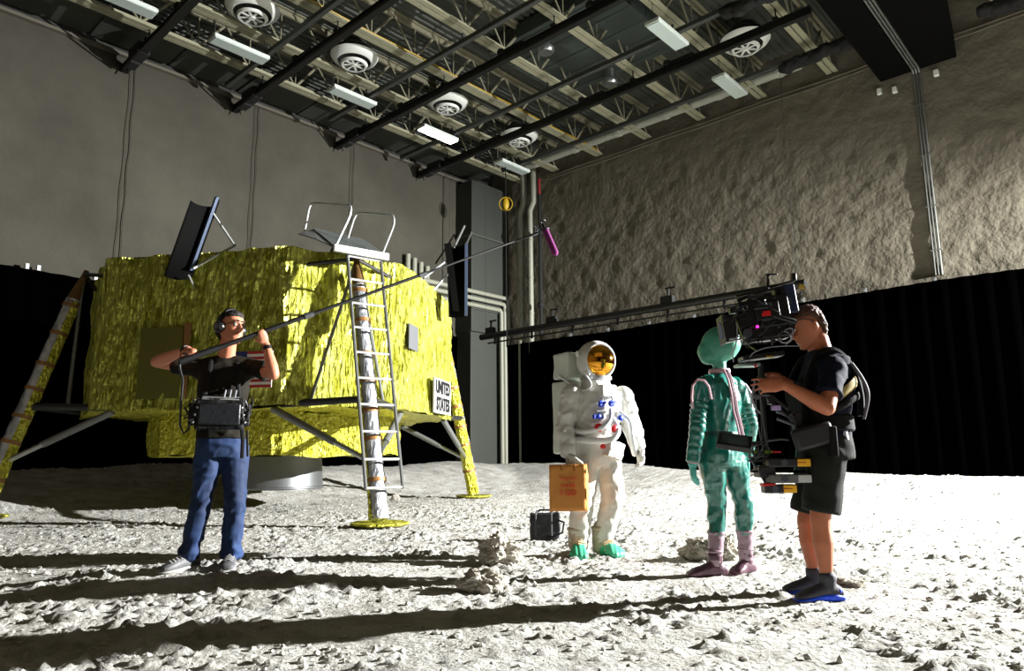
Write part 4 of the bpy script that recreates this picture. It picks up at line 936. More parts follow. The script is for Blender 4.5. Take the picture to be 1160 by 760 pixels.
    c = MB(); c.box(bpc - Z * .03, (.40, .24, .66), (R, fwd, Z)); c.organic(.014, 3, lambda p, n: .006 * fbm(p * 6)); bk = c.build('backpack', pk, o, smooth=180)
    c = MB(); c.box(bpc + Z * .45 + back * .0, (.37, .26, .24), (R, fwd, Z)); c.organic(.014, 5, lambda p, n: .01 * fbm(p * 5)); c.build('oxygen_unit', pk, bk, smooth=180)
    for q in (-.2, -.05, .1): MB().ell(bpc - R * .205 + Z * q + fwd * .05, .010, None, 8, 6).build('stud', plast, bk)
    hose = mat('hose_white', (226, 228, 228), .5, bump=(90, .5, .004)); S = lambda a, b, c_: che + R * a + fwd * b + Z * c_
    def hs_(pts, rad=.021, nm='hose', m=hose):
        out = []
        P_ = [V(p) for p in pts]; P_ = [P_[0]] + P_ + [P_[-1]]
        for i in range(1, len(P_) - 2):
            a, b, c1, d = P_[i - 1:i + 3]
            for t in [k / 6 for k in range(6)]: out.append(.5 * ((2 * b) + (c1 - a) * t + (2 * a - 5 * b + 4 * c1 - d) * t * t + (3 * b - a - 3 * c1 + d) * t ** 3))
        out.append(P_[-2]); mb = MB(); mb.tube(out, rad, 10); return mb.build(nm, m, o)
    hs_([S(-.02, .205, .02), S(-.07, .26, -.07), S(-.15, .24, -.14), S(-.24, .12, -.17), S(-.25, -.05, -.15), S(-.2, -.2, -.13)])
    hs_([S(.00, .205, -.06), S(-.0, .27, -.16), S(-.06, .27, -.235), S(-.16, .20, -.25), S(-.24, .05, -.24), S(-.22, -.15, -.22)], .027)
    hs_([S(.07, .20, .0), S(.13, .27, -.08), S(.15, .27, -.2), S(.19, .25, -.33), S(.23, .2, -.36), S(.245, .14, -.26), S(.23, .05, -.1)], .024)
    hs_([S(.12, .19, -.02), S(.19, .22, -.1), S(.22, .2, -.2)], .02)
    hs_([bpc + Z * .36 - R * .2, S(-.2, -.0, .20), S(-.16, .12, .235), A(662, 422, -.16), A(668, 424, -.2)], .009, 'thin_hose')
    blu = mat('connector_blue', (18, 60, 190), .4); rdm = mat('connector_red', (214, 22, 36), .4)
    for px, py in ((680.5, 457.5), (692, 457)):
        p = A(px, py, -.225); q = MB().lathe([(.03, 0), (.03, .02), (.018, .025), (.001, .025)], p, fwd, n=16).build('blue_connector', blu, o)
        MB().box(p + fwd * .03, (.07, .014, .02), ((R + Z * .5).normalized(), fwd, fwd.cross((R + Z * .5).normalized()))).build('lever', blu, q, bevel=.003)
    for px, py, sx in ((677.5, 472, .1), (702, 473.5, .03)):
        p = A(px, py, -.24); MB().box(p, (sx, .03, .032), (R, fwd, Z)).ell(p + fwd * .015, (.026, .014, .026), (R, fwd, Z), 10, 6).build('blue_connector', blu, o, bevel=.004)
    for px, py, dy, rr in ((678, 484.5, -.265, .037), (696.5, 486, -.24, .034), (683, 505.5, -.25, .021)):
        MB().lathe([(rr, -.01), (rr, .012), (rr * .7, .02), (.001, .02)], A(px, py, dy), fwd, n=22).build('red_connector', rdm, o)
    for px in (682, 693): MB().tube([A(px, 446, -.19), A(px + 1, 455, -.22)], .012, 8).build('chest_strap', ws, o)
    c = MB(); c.box(A(688, 443, -.19), (.16, .07, .11), (R, fwd, Z)); c.build('chest_unit', ws, o, bevel=.012); c = MB(); c.box(A(695, 510, -.2), (.16, .10, .15), ((R + Z * -.3).normalized(), fwd, fwd.cross((R - Z * .3).normalized()))); c.organic(.01, 3, folds(.01, 18, 10)); c.build('belt_pouch', ws, o, smooth=180)
    # paper bag
    pb = thing('paper_bag', 'brown paper carrier bag with red lettering held in the astronaut\'s right glove', 'paper bag', A(643, 579, -.30))
    kr = mat('kraft_paper', (196, 132, 62), .85, var=(6, .06), bump=(30, .2, .004)); bf = V((.05, -1, 0)).normalized(); br = V((1, .05, 0)).normalized()
    tl, trr, bl, brr = at(622, 526.5, y0 - .33), at(664, 525.5, y0 - .33), at(622.5, 579, y0 - .33), at(665, 578.5, y0 - .33)
    dep = V((.03, .13, 0)); c = MB()
    nx, nz = 10, 12
    def side(a, b, c_, d):
        vs = [a.lerp(b, i / nx).lerp(c_.lerp(d, i / nx), j / nz) + V((0, .006 * noise.noise(V((i * .4, j * .5, a.x * 5))), 0)) for j in range(nz + 1) for i in range(nx + 1)]
        c.add(vs, [(j * (nx + 1) + i, j * (nx + 1) + i + 1, (j + 1) * (nx + 1) + i + 1, (j + 1) * (nx + 1) + i) for j in range(nz) for i in range(nx)])
    side(tl, trr, bl, brr); side(trr, trr + dep, brr, brr + dep); side(trr + dep, tl + dep, brr + dep, bl + dep); side(tl + dep, tl, bl + dep, bl); c.add([bl, brr, brr + dep, bl + dep], [(0, 1, 2, 3)])
    bo = c.build('bag_body', kr, pb, smooth=50); bo.modifiers.new('t', 'SOLIDIFY').thickness = .0025
    gp = wrL + V((.02, -.06, -.13))
    for k in (0, 1):
        b0, b1 = at(636, 533, y0 - .335) + dep * k * 1.05, at(650.5, 533, y0 - .335) + dep * k * 1.05; c = MB(); a0 = V((b0.x, b0.y, tl.z)); a1 = V((b1.x, b1.y, tl.z))
        c.tube([b0, a0, a0.lerp(gp, .6) + V((-.012, 0, 0)), gp, a1.lerp(gp, .6) + V((.012, 0, 0)), a1, b1], .0055, 6, flat=(bf, .6)); c.build('handle', mat('handle_brown', (136, 82, 36), .8), pb)
    rd = mat('lettering_red', (206, 62, 32), .7); ex = (trr - tl).normalized(); nrm = V((0, -.007, 0)); cen = lambda px, py: at(px, py, y0 - .338) + V((0, -.004, 0))
    text_mb('Wegmans', .036, cen(643.5, 541.5), ex, Z, .001, bold=.0002).build('lettering', rd, pb, smooth=0)
    text_mb('meals', .052, cen(643.5, 549.5), ex, Z, .001, bold=.0008).build('lettering', rd, pb, smooth=0)
    text_mb('2', .068, cen(636, 558.3), ex, Z, .001, bold=.0008).build('lettering', mat('lettering_orange', (206, 78, 40), .7), pb, smooth=0)
    text_mb('GO', .062, cen(646.5, 558.3), ex, Z, .001, bold=.0022).build('lettering', rd, pb, smooth=0)
astronaut()
# black soft bag on the ground
bq = on_ground(618, 613); bz = hz(bq.x, bq.y); o = thing('tool_bag', 'small black zipped bag standing on the soil behind the astronaut\'s paper bag', 'bag', V((bq.x, bq.y, bz)))
c = MB(); c.box(V((bq.x, bq.y + .12, bz + .145)), (.30, .22, .27), (V((1, 0, .03)).normalized(), Y_, Z)); c.organic(.01, 4, lambda p, n: .012 * fbm(p * 9)); c.build('bag_body', mat('bag_black', (20, 22, 28), .6, bump=(40, .4, .006)), o, smooth=180)
c = MB()
for q in (-.08, .08): c.tube([V((bq.x + q - .02, bq.y + .0, bz + .05)), V((bq.x + q - .02, bq.y - .002, bz + .27)), V((bq.x + q, bq.y + .1, bz + .305)), V((bq.x + q, bq.y + .23, bz + .27))], .012, 8, flat=(Y_, .5))
c.build('webbing', nyl2, o); c = MB(); c.tube([V((bq.x + .13, bq.y, bz + .22)), V((bq.x + .19, bq.y - .03, bz + .2)), V((bq.x + .17, bq.y - .04, bz + .1)), V((bq.x + .08, bq.y - .03, bz + .06)), V((bq.x + .0, bq.y - .02, bz + .04))], .011, 8, flat=(Y_, .6)); c.build('shoulder_strap', nyl, o)
c = MB(); c.tube([V((bq.x - .08, bq.y + .1, bz + .29)), V((bq.x - .05, bq.y + .1, bz + .315)), V((bq.x + .05, bq.y + .1, bz + .315)), V((bq.x + .08, bq.y + .1, bz + .29))], .010, 8); c.build('handle', nyl, o)

# ================================================================== alien costume
def alien():
    y0 = 5.28; A = lambda px, py, dy=0: at(px, py, y0 + dy); zg = hz(A(815, 652).x, y0)
    o = thing('person', 'person in a satin teal alien costume with a large green head, seen from behind', 'person', V((A(815, 652).x, y0, zg)))
    fwd = V((-.62, .78, 0)).normalized(); R = V((.78, .62, 0)).normalized()
    tl = mat('teal_satin', (12, 108, 96), .26, var=(4, .12), spec=.9, coat=.25); gm = mat('alien_green', (70, 150, 126), .45, var=(6, .3), bump=(28, .35, .008)); mv = mat('mauve_satin', (150, 126, 138), .35, var=(9, .15), spec=.7); mvd = mat('mauve_dark', (84, 54, 66), .4, var=(9, .2)); pk_ = mat('pink_trim', (206, 168, 180), .45)
    pel = A(817, 515); wai = A(817, 490); che = A(816, 455); shl = A(815, 436); nb = A(815, 423, .02); hc = A(812, 391, .0)
    hipL, hipR = A(806, 521, -.03), A(830, 521, .05); knL, knR = A(812, 572, .02), A(842, 570, .06); anL, anR = A(810, 634, -.03), A(845, 632, .08); anL.z = anR.z = zg + .09
    shL, shR = A(795, 437, -.09), A(838, 440, .14); elL, elR = A(790, 484, -.14), A(850, 482, .16); wrL, wrR = A(785, 523, -.12), A(846, 515, .22)
    # body with the mask head
    b = MB(); torso(b, [(pel - Z * .06, R, fwd, .13, .10), (pel, R, fwd, .15, .115), (wai, R, fwd, .12, .095), (che, R, fwd, .155, .115), (shl, R, fwd, .145, .09), (nb, R, fwd, .06, .055)])
    limb(b, [nb - Z * .05, nb, A(815, 410)], [.065, .052, .05])
    leg(b, hipL, knL, anL, .84); leg(b, hipR, knR, anR, .84); arm(b, shL, elL, wrL, .95); arm(b, shR, elR, wrR, .95); limb(b, [shL, nb - Z * .03, shR], [.05, .055, .05])
    hf = V((-.80, .45, -.28)).normalized(); hr = V((.45, .8, 0)).normalized(); hu = hr.cross(hf) if hr.cross(hf).z > 0 else -hr.cross(hf)
    b.ell(hc + V((.03, 0, .01)), (.152, .132, .136), (hf, hr, hu), 24, 16); b.ell(hc + hf * .05 - Z * .03, (.10, .10, .10), (hf, hr, hu), 20, 12); b.ell(A(803, 403), (.072, .07, .068), None, 16, 10); b.ell(A(824, 393), (.085, .10, .095), None, 16, 10)
    hand(b, wrL, V((.03, .1, -1)), V((1, .3, 0)), -1, (.25, .3, .2), (.6, .3, .2), .95); hand(b, wrR, V((-.05, .1, -1)), V((-1, 0, 0)), 1, (.25, .3, .2), (.6, .3, .2), .95)
    foot(b, anL, anL + V((-.17, -.02, 0)), zg + .025, .8, .65, .65); foot(b, anR, anR + V((-.11, -.05, 0)), zg + .025, .8, .65, .65)
    b.organic(.0085, 4, lambda p, n: (.0035 * fbm((p) * 9) + .0015 * fbm(p * 26)) if p.z > hc.z - .17 else 0); b.build('body', gm, o, smooth=180)
    # suit
    c = MB(); torso(c, [(pel - Z * .09, R, fwd, .14, .12), (pel, R, fwd, .168, .13), (wai, R, fwd, .137, .108), (che, R, fwd, .172, .130), (shl, R, fwd, .150, .105), (shl + Z * .045, R, fwd, .10, .08), (nb, R, fwd, .066, .062)])
    for h_, k_, a_ in ((hipL, knL, anL), (hipR, knR, anR)): limb(c, [h_, seg(h_, k_, .35), seg(h_, k_, .8), k_], [.102, .094, .074, .07]); limb(c, [k_, seg(k_, a_, .2), seg(k_, a_, .52)], [.07, .069, .058])
    for s_, e_ in ((shL, elL), (shR, elR)): limb(c, [seg(s_, nb, .35), s_, seg(s_, e_, .35)], [.06, .06, .052])
    def tf(p, n):
        q = V((p.x * 5 + p.z * 9, p.y * 5, p.z * 9 - p.x * 9)); v = noise.noise(q) if p.z < pel.z - .05 else noise.noise(V((p.x * 16 - p.z * 4, p.y * 16, p.z * 3.2)))
        return .011 * (.4 - 1.5 * abs(v)) + .003 * noise.noise(p * 25)
    c.organic(.008, 4, tf); c.build('suit', tl, o, smooth=180)
    # gathered sleeves and gloves
    for s_, e_, w_ in ((shL, elL, wrL), (shR, elR, wrR)):
        c = MB(); n = 9; path = []; rr = []
        P = [seg(s_, e_, .42), e_, w_]
        for k in range(60):
            q = k / 59; p = P[0].lerp(P[1], q * 2) if q < .5 else P[1].lerp(P[2], q * 2 - 1); path.append(p); rr.append(.060 - .012 * q + .008 * abs(math.sin(q * PI * n)) * (1 if q < .55 else .55))
        c.tube(path, rr, 24, round_=False); c.disp(lambda p, n: .006 * noise.noise(V((p.x * 14, p.y * 14, p.z * 40)))); c.build('sleeve', tl, o, smooth=180)
        c = MB(); d_ = (w_ - e_).normalized(); c.tube([w_ - d_ * .03, w_ + d_ * .012], [.043, .041], 18); c.build('wrist_trim', pk_, o)
        c = MB(); hand(c, w_ + d_ * .01, V((.03, .1, -1)), V((1, .3, 0)) if w_ is wrL else V((-1, 0, 0)), -1 if w_ is wrL else 1, (.25, .3, .2), (.6, .3, .2), 1.02, 1.18); c.tube([w_ - d_ * .02, w_ + d_ * .03], [.037, .034], 12); c.organic(.006, 2); c.build('glove', mat('teal_glove', (70, 170, 160), .5), o, smooth=180)
    # trims
    def arc(sh, el, s_):
        d_ = (el - sh).normalized(); out = []
        for k in range(15):
            a = -.35 + (PI + .7) * k / 14; out.append(sh + R * (math.cos(a) * .068) + Z * (math.sin(a) * .075 - .03) - fwd * .05 + R * (s_ * .0))
        return out
    MB().tube([A(785, 463, -.17), A(783.5, 450, -.19), A(784.5, 437, -.2), A(790, 430, -.2), A(798, 431, -.2), A(803, 438, -.2), A(806, 452, -.19)], .0085, 8).build('armhole_trim', pk_, o)
    MB().tube([A(844, 435, .0), A(850, 444, .02), A(852, 454, .04), A(851, 462, .05)], .0085, 8).build('armhole_trim', pk_, o)
    c = MB(); c.lathe([(.075, -.02), (.082, 0), (.078, .02)], nb + Z * .012, (0, 0, 1), n=26, caps=False); c.build('collar_trim', pk_, o).modifiers.new('t', 'SOLIDIFY').thickness = .01
    for off, mt, w_ in ((-.016, pk_, .008), (.0, mvd, .010), (.017, pk_, .008)):
        P = [A(822, 419, -.08), A(827, 430, -.115), A(831, 448, -.125), A(833, 465, -.12), A(837, 480, -.105), A(840, 493, -.11)]; MB().tube([p + V((off, off * .5, 0)) for p in P], w_, 8, flat=(Y_, .55)).build('back_stripe', mt, o)
    c = MB(); torso(c, [(wai - Z * .03, R, fwd, .146, .117), (wai + Z * .005, R, fwd, .146, .117)]); c.build('belt', mat('teal_dark', (12, 66, 62), .4), o)
    # boots
    for k_, a_, tv in ((knL, anL, V((-.215, -.03, 0))), (knR, anR, V((-.13, -.09, 0)))):
        top = seg(k_, a_, .50); c = MB(); limb(c, [top, seg(top, a_, .55), a_ + Z * .01], [.060, .054, .052]); c.tube([top, top + Z * .012], .066, 18); c.organic(.008, 3, folds(.006, 26, 9)); bt = c.build('boot', mv, o, smooth=180)
        c = MB(); foot(c, a_, a_ + tv, zg, 1.15, 1.2, 1.12); limb(c, [a_ + Z * .05, a_], [.054, .05]); c.organic(.007, 3, folds(.005, 30, 12)); c.build('boot_foot', mvd, bt, smooth=180)
        c = MB(); c.lathe([(.056, 0), (.062, .01), (.056, .022)], a_ + Z * .07, (0, 0, 1), n=22, caps=False); c.build('ankle_band', mv, bt).modifiers.new('t', 'SOLIDIFY').thickness = .006
alien()

# ================================================================== camera operator
def camera_operator():
    y0 = 4.45; A = lambda px, py, dy=0: at(px, py, y0 + dy); zg = hz(A(930, 678).x, y0)
    o = thing('person', 'man in a navy t-shirt, dark shorts and blue shoes steering a camera', 'person', V((A(930, 678).x, y0, zg)))
    fwd = V((-.985, -.02, 0)).normalized(); R = V((.02, -.985, 0)).normalized()      # R towards the camera: his left side
    pel = A(934, 505); wai = A(933, 478); che = A(932, 440); shl = A(936, 408); nb = A(929, 398); hc = A(914, 371)
    hipN, hipF = A(937, 510, -.08), A(930, 510, .10); knN, knF = A(929, 588, -.08), A(914, 590, .12); anN, anF = A(937, 655, -.09), A(922, 645, .13); anN.z = anF.z = zg + .09
    shN, shF = A(944, 418, -.17), A(934, 414, .17); elN, elF = A(937, 462, -.30), A(918, 450, .20); wrN, wrF = A(889, 436, -.24), A(884, 430, .06)
    b = MB(); torso(b, [(pel - Z * .06, R, fwd, .13, .11), (pel, R, fwd, .15, .125), (wai, R, fwd, .14, .12), (che, R, fwd, .165, .125), (shl, R, fwd, .15, .09), (nb - Z * .0, R, fwd, .075, .07)])
    hf = V((-.90, -.05, -.38)).normalized(); hu = V((-.38, 0, .9)).normalized()
    limb(b, [shl + Z * .0, nb, hc - hu * .085 - hf * .03], [.09, .074, .066]); head(b, hc, hf, hu, 1.06)
    arm(b, shN, elN, wrN, 1.12); arm(b, shF, elF, wrF, 1.1); limb(b, [shN, nb - Z * .06, shF], [.065, .07, .065])
    hand(b, wrN, V((-1, .10, .0)), V((.05, .9, -.2)), -1, [(.1, .35, .3), (.15, .45, .4), (.3, .6, .5), (.5, .8, .6)], (.9, .2, .2), 1.22, .86, .3); hand(b, wrF, V((-1, -.25, .1)), V((.0, -.8, -.4)), 1, (.5, .8, .6), (.8, .4, .2), 1.1)
    leg(b, hipN, knN, anN, 1.08); leg(b, hipF, knF, anF, 1.08)
    tN, tF = anN + V((-.18, -.02, 0)), anF + V((-.18, -.0, 0)); foot(b, anN, tN, zg + .02, .9, .8, .8); foot(b, anF, tF, zg + .02, .9, .8, .8)
    b.organic(.0062, 2); b.build('body', skin2, o, smooth=180)
    nv = mat('navy_shirt', (8, 14, 34), .85, var=(12, .12), spec=.25, bump=(60, .2, .003))
    c = MB(); torso(c, [(pel + Z * .0, R, fwd, .168, .145), (wai, R, fwd, .165, .142), (che, R, fwd, .188, .155), (shl, R, fwd, .172, .118), (nb - Z * .0, R, fwd, .082, .078)])
    for s_, e_ in ((shN, elN), (shF, elF)): limb(c, [seg(s_, che, .3), s_, seg(s_, e_, .5)], [.085, .084, .070]); c.tube([seg(s_, e_, .3), seg(s_, e_, .68)], [.072, .076], 16)
    limb(c, [shN, nb - Z * .055, shF], [.078, .084, .078]); c.organic(.009, 4, folds(.012, 12, 6)); c.build('t_shirt', nv, o, smooth=180)
    sh = mat('dark_shorts', (30, 32, 29), .85, spec=.2, var=(8, .1), bump=(70, .2, .003)); c = MB(); torso(c, [(pel + Z * .07, R, fwd, .165, .142), (pel, R, fwd, .18, .155), (pel - Z * .08, R, fwd, .18, .155)])
    for h_, k_ in ((hipN, knN), (hipF, knF)): e_ = seg(h_, k_, .90); e_ = V((e_.x, e_.y, e_.z)); limb(c, [h_, seg(h_, e_, .5)], [.115, .112]); c.tube([h_, seg(h_, e_, .5), e_], [.11, .112, .114], 20)
    c.organic(.010, 4, lambda p, n: .010 * (.4 - 1.4 * abs(noise.noise(V((p.x * 5 + p.z * 5, p.y * 5, p.z * 7)))))); c.build('shorts', sh, o, smooth=180)
    # shoes
    ch = mat('shoe_charcoal', (52, 52, 60), .7, var=(30, .2)); bl = mat('shoe_blue', (14, 70, 220), .5)
    for a_, t_ in ((anN, tN), (anF, tF)):
        c = MB(); foot(c, a_, t_ + V((-.02, 0, 0)), zg + .012, 1.15, 1.15, 1.08); limb(c, [a_ + Z * .045, a_ - Z * .02], [.050, .048]); c.tube([a_ + Z * .03, a_ + Z * .06], [.052, .050], 18); c.organic(.006, 3); s_ = c.build('shoe', ch, o, smooth=180)
        c = MB(); foot(c, a_, t_ + V((-.03, 0, 0)), zg, 1.22, .64, 1.2); c.organic(.006, 2); c.build('sole', bl, s_, smooth=180)
        c = MB(); c.ell(V((a_.x + .058, a_.y, zg + .055)), (.025, .03, .03)); c.build('heel_tab', bl, s_)
    hair(hc, hf, hu, 1.06).build('hair', hairm, o, smooth=180)
    r = hf.cross(hu); Q = lambda x, y, z: hc + (r * x + hf * y + hu * z) * 1.06
    for s_ in (-1, 1): MB().tube([Q(s_ * .03, .100, .062), Q(s_ * .062, .085, .062), Q(s_ * .084, .04, .056), Q(s_ * .088, .0, .03), Q(s_ * .086, -.01, .0)], .004, 6).build('glasses_arm', gls, o)
    MB().tube([Q(-.06, .088, .062), Q(-.02, .112, .062), Q(.02, .112, .062), Q(.06, .088, .062)], .010, 8, flat=(hf, .4)).build('glasses', gls, o)
    for s_ in (-1, 1): MB().tube([Q(s_ * .012, .102, .038), Q(s_ * .03, .102, .043), Q(s_ * .05, .09, .038)], .0045, 6, round_=True).build('eyebrow', hairm, o)
    # vest
    ve = mat('vest_black', (4, 4, 5), .85, spec=.25, bump=(50, .3, .005)); tan = mat('vest_tan', (150, 132, 78), .8)
    ax = lambda u, v, z: che + R * u + fwd * v + Z * z
    def strap(pts, w, nm, m, parent=o, th=.35, nv=None): return MB().tube(smooth_pts(pts), w, 8, flat=(nv or R, th)).build(nm, m, parent)
    for u in (.13, -.13):
        strap([ax(u, .10, -.2), ax(u, .165, -.05), ax(u, .14, .08), ax(u * .85, .06, .205), ax(u * .8, -.05, .215), ax(u * .9, -.14, .10), ax(u * .9, -.175, -.05), ax(u, -.16, -.18)], .03, 'vest_strap', ve, o, .5, fwd + Z * .5)
    vest = MB(); torso(vest, [(wai - Z * .06, R, fwd, .185, .165), (wai + Z * .04, R, fwd, .18, .16)]); vv = vest.build('vest_belt', ve, o); vv.modifiers.new('b', 'BEVEL').width = .01
    MB().box(ax(0, .165, -.12), (.22, .04, .34), (R, fwd, Z)).build('vest_plate', ve, o, bevel=.015)
    strap([ax(.185, .05, -.10), ax(.195, -.05, -.03), ax(.15, -.135, .03), ax(.0, -.17, .05), ax(-.15, -.14, .03)], .032, 'side_strap', tan, o, .3, R - fwd)
    strap([ax(.19, .10, -.15), ax(.205, -.0, -.13), ax(.16, -.14, -.06), ax(.0, -.19, -.03), ax(-.15, -.15, -.05)], .022, 'side_strap', ve, o, .3, R - fwd)
    strap([ax(.15, -.12, .14), ax(.16, -.175, .04), ax(.16, -.20, -.06), ax(.15, -.165, -.2)], .012, 'side_strap', mat('strap_grey', (70, 68, 74), .6), o, .5)
    MB().box(A(921, 494, -.21), (.24, .06, .13), ((X + Z * .25).normalized(), Y_, (Z - X * .25).normalized())).build('hip_pad', mat('hip_pad', (20, 20, 21), .6), o, bevel=.02)
    MB().box(A(943, 500, -.22), (.05, .05, .18)).build('buckle', ve, o, bevel=.01)
    MB().tube([A(955, 478, -.12), A(957, 492, -.15), A(959, 500, -.14)], .02, 8).build('strap_end', mat('strap_white', (170, 176, 190), .5), o)
    wr_ = MB().tube([seg(wrN, elN, .02), seg(wrN, elN, .09)], .034, 14)

    # ---------------------------------------------------------------- rig
    rg = thing('camera_rig', 'black film camera on a stabiliser post with monitor and batteries below, held at eye level', 'camera rig', A(866, 558, -.05))
    ca = V((-.985, .10, -.11)).normalized(); cr = V((.12, .99, .02)); cr = (cr - ca * cr.dot(ca)).normalized(); cu = cr.cross(ca) if cr.cross(ca).z > 0 else -cr.cross(ca)
    B3 = (ca, cr, cu); body = mat('camera_black', (12, 12, 14), .4, var=(20, .3)); mid = mat('camera_grey', (70, 74, 80), .4, .5); navy = mat('battery_navy', (24, 32, 62), .45); lens_g = mat('lens_glass', (60, 80, 130), .05, .6)
    rnd_ = random.Random(5)
    def bx_(nm, px, py, dy, sz, m, bev=.004, par=rg, Bs=B3): return MB().box(A(px, py, dy), sz, Bs).build(nm, m, par, bevel=bev)
    cbody = bx_('camera_body', 869, 355, -.02, (.25, .15, .20), body, .012); bx_('lower_body', 866, 376, -.02, (.30, .13, .12), body, .02, cbody); bx_('front_block', 845, 364, -.03, (.12, .12, .13), body, .015, cbody); bx_('rear_block', 889, 366, -.02, (.09, .11, .12), body, .012, cbody)
    bx_('side_panel', 869, 352, -.105, (.15, .02, .11), mat('panel_dark', (24, 24, 27), .35), .004, cbody); bx_('red_badge', 868, 355, -.118, (.055, .006, .032), mat('badge_red', (196, 22, 20), .4), .001, cbody)
    bx_('grey_badge', 868, 362, -.118, (.05, .006, .015), mid, .001, cbody); bx_('display', 862, 349, -.118, (.09, .006, .014), mid, .002, cbody)
    MB().ell(A(858, 370, -.12), .009, None, 8, 6).build('record_lamp', mat('lamp_magenta', (230, 40, 160), .3, emit=((255, 40, 170), 4)), cbody)
    ba = bx_('battery', 893, 340, -.03, (.075, .12, .19), navy, .01); bx_('battery_plate', 886, 345, -.03, (.025, .13, .2), body, .004, ba); bx_('battery_label', 894, 341, -.094, (.03, .004, .04), mid, .001, ba)
    # lens
    q0, q1 = A(856, 362, -.02), A(830, 371, -.0)
    MB().lathe([(.001, 0), (.062, 0), (.062, .03), (.055, .035), (.055, .07), (.065, .075), (.065, .11), (.055, .115), (.058, .16), (.001, .16)], q0, (q1 - q0), n=28).build('lens', body, rg)
    for k, t in enumerate((.25, .6)): MB().ring(q0.lerp(q1, t), .064, .008, q1 - q0, 28, 8).build('focus_ring', mid, rg)
    mbx = bx_('matte_box', 825, 372, .0, (.075, .17, .155), body, .006); bx_('matte_box_shade', 818.5, 374, .0, (.02, .20, .18), plast, .004, mbx)
    MB().lathe([(.001, 0), (.055, 0), (.055, -.005)], A(817, 375, .0) + ca * .004, ca, n=24).build('front_glass', lens_g, mbx)
    bx_('side_flag', 826, 371, -.095, (.07, .006, .13), plast, .002, mbx); bx_('matte_mark', 820, 363, -.101, (.03, .003, .01), mid, .001, mbx)
    # top kit
    for nm, px, py, dy, sz, m in (('range_finder', 842, 347, -.06, (.07, .06, .055), body), ('lens_motor', 834, 351, .03, (.09, .06, .045), body), ('receiver', 856, 338, -.04, (.09, .06, .05), mid), ('transmitter', 869, 337, -.05, (.055, .05, .05), body), ('power_box', 870, 341, .04, (.12, .06, .06), body), ('rear_box', 882, 330, -.02, (.07, .08, .05), body), ('top_box', 861, 345, -.08, (.10, .03, .02), mid), ('adapter', 878, 352, -.09, (.03, .04, .09), body), ('bracket', 881, 364, -.08, (.02, .03, .09), mid)):
        bx_(nm, px, py, dy, sz, m, .005)
    MB().lathe([(.001, .0), (.02, 0), (.022, -.03)], A(840, 348, -.10), (0, -1, 0), n=16).build('sensor_lens', lens_g, rg)
    MB().lathe([(.014, 0), (.018, .004), (.014, .008)], A(844, 349, -.10), (0, -1, 0), n=16, caps=False).build('sensor_rim', alu, rg)
    MB().tube([A(835, 341, -.03), A(858, 331, -.03), A(888, 325, -.03), A(888, 332, -.03)], .011, 8).build('top_handle', plast, rg)
    MB().tube([A(834, 336, .03), A(900, 318, .03)], .009, 8).build('top_rod', plast, rg); MB().tube([A(870, 312, -.0), A(870, 330, -.0)], .009, 8).build('upright', plast, rg); MB().box(A(874, 311, 0), (.075, .02, .012)).build('cross_bar', plast, rg, bevel=.003)
    MB().tube([A(881, 326, -.03), A(900, 325, -.03)], .008, 8).build('yellow_lead', ylw, rg); MB().tube([A(905, 324, -.03), A(911, 326, -.03)], .016, 8).build('yellow_clip', ylw, rg)
    MB().box(A(899, 314, .03), (.03, .03, .05)).build('top_knob', plast, rg, bevel=.005)
    MB().tube([A(874, 357, -.1), A(890, 362, -.13), A(900, 365, -.11)], [.016, .018, .024], 12).build('viewfinder', plast, rg)
    # base plate, rods
    for z_, nm in ((374, 'base_plate'), (384, 'dovetail_plate')): bx_(nm, 868, z_, -.02, (.24, .11, .022), body if z_ < 380 else mid, .004)
    for dy in (-.06, .04): MB().tube([A(822, 388, dy), A(880, 374, dy)], .008, 8).build('support_rod', alu, rg)
    bx_('follow_focus', 846, 376, -.10, (.05, .05, .05), body, .008); MB().lathe([(.001, 0), (.028, 0), (.028, -.02), (.001, -.02)], A(846, 378, -.13), (0, 1, 0), n=20).build('focus_wheel', mid, rg)
    # cables round the camera
    wh = mat('cable_white', (140, 140, 150), .5); rr = random.Random(11)
    def cable(pts, r_=.004, m=plast, nm='cable'):
        P_ = [V(p) for p in pts]; P_ = [P_[0]] + P_ + [P_[-1]]; out = []
        for i in range(1, len(P_) - 2):
            a, b_, c1, d = P_[i - 1:i + 3]
            for t in (0, .25, .5, .75): out.append(.5 * ((2 * b_) + (c1 - a) * t + (2 * a - 5 * b_ + 4 * c1 - d) * t * t + (3 * b_ - a - 3 * c1 + d) * t ** 3))
        out.append(P_[-2]); MB().tube(out, r_, 6).build(nm, m, rg)
    cable([A(886, 376, -.12), A(882, 380, -.13), A(884, 387, -.13), A(891, 388, -.13), A(896, 383, -.13), A(893, 377, -.13), A(888, 375, -.12), A(897, 372, -.1), A(897, 384, -.1), A(890, 390, -.1)], .004, wh)
    cable([A(905, 392, -.08), A(888, 392, -.12), A(868, 394, -.13), A(853, 400, -.12), A(849, 408, -.1), A(852, 413, -.1)], .0035, wh)
    cable([A(831, 358, -.1), A(836, 368, -.12), A(840, 380, -.12), A(848, 391, -.1), A(858, 398, -.08)], .005, mat('cable_olive', (110, 120, 60), .5)); cable([A(833, 360, -.1), A(835, 372, -.12), A(834, 388, -.1), A(830, 400, -.08), A(831, 410, -.06)], .004, wh)
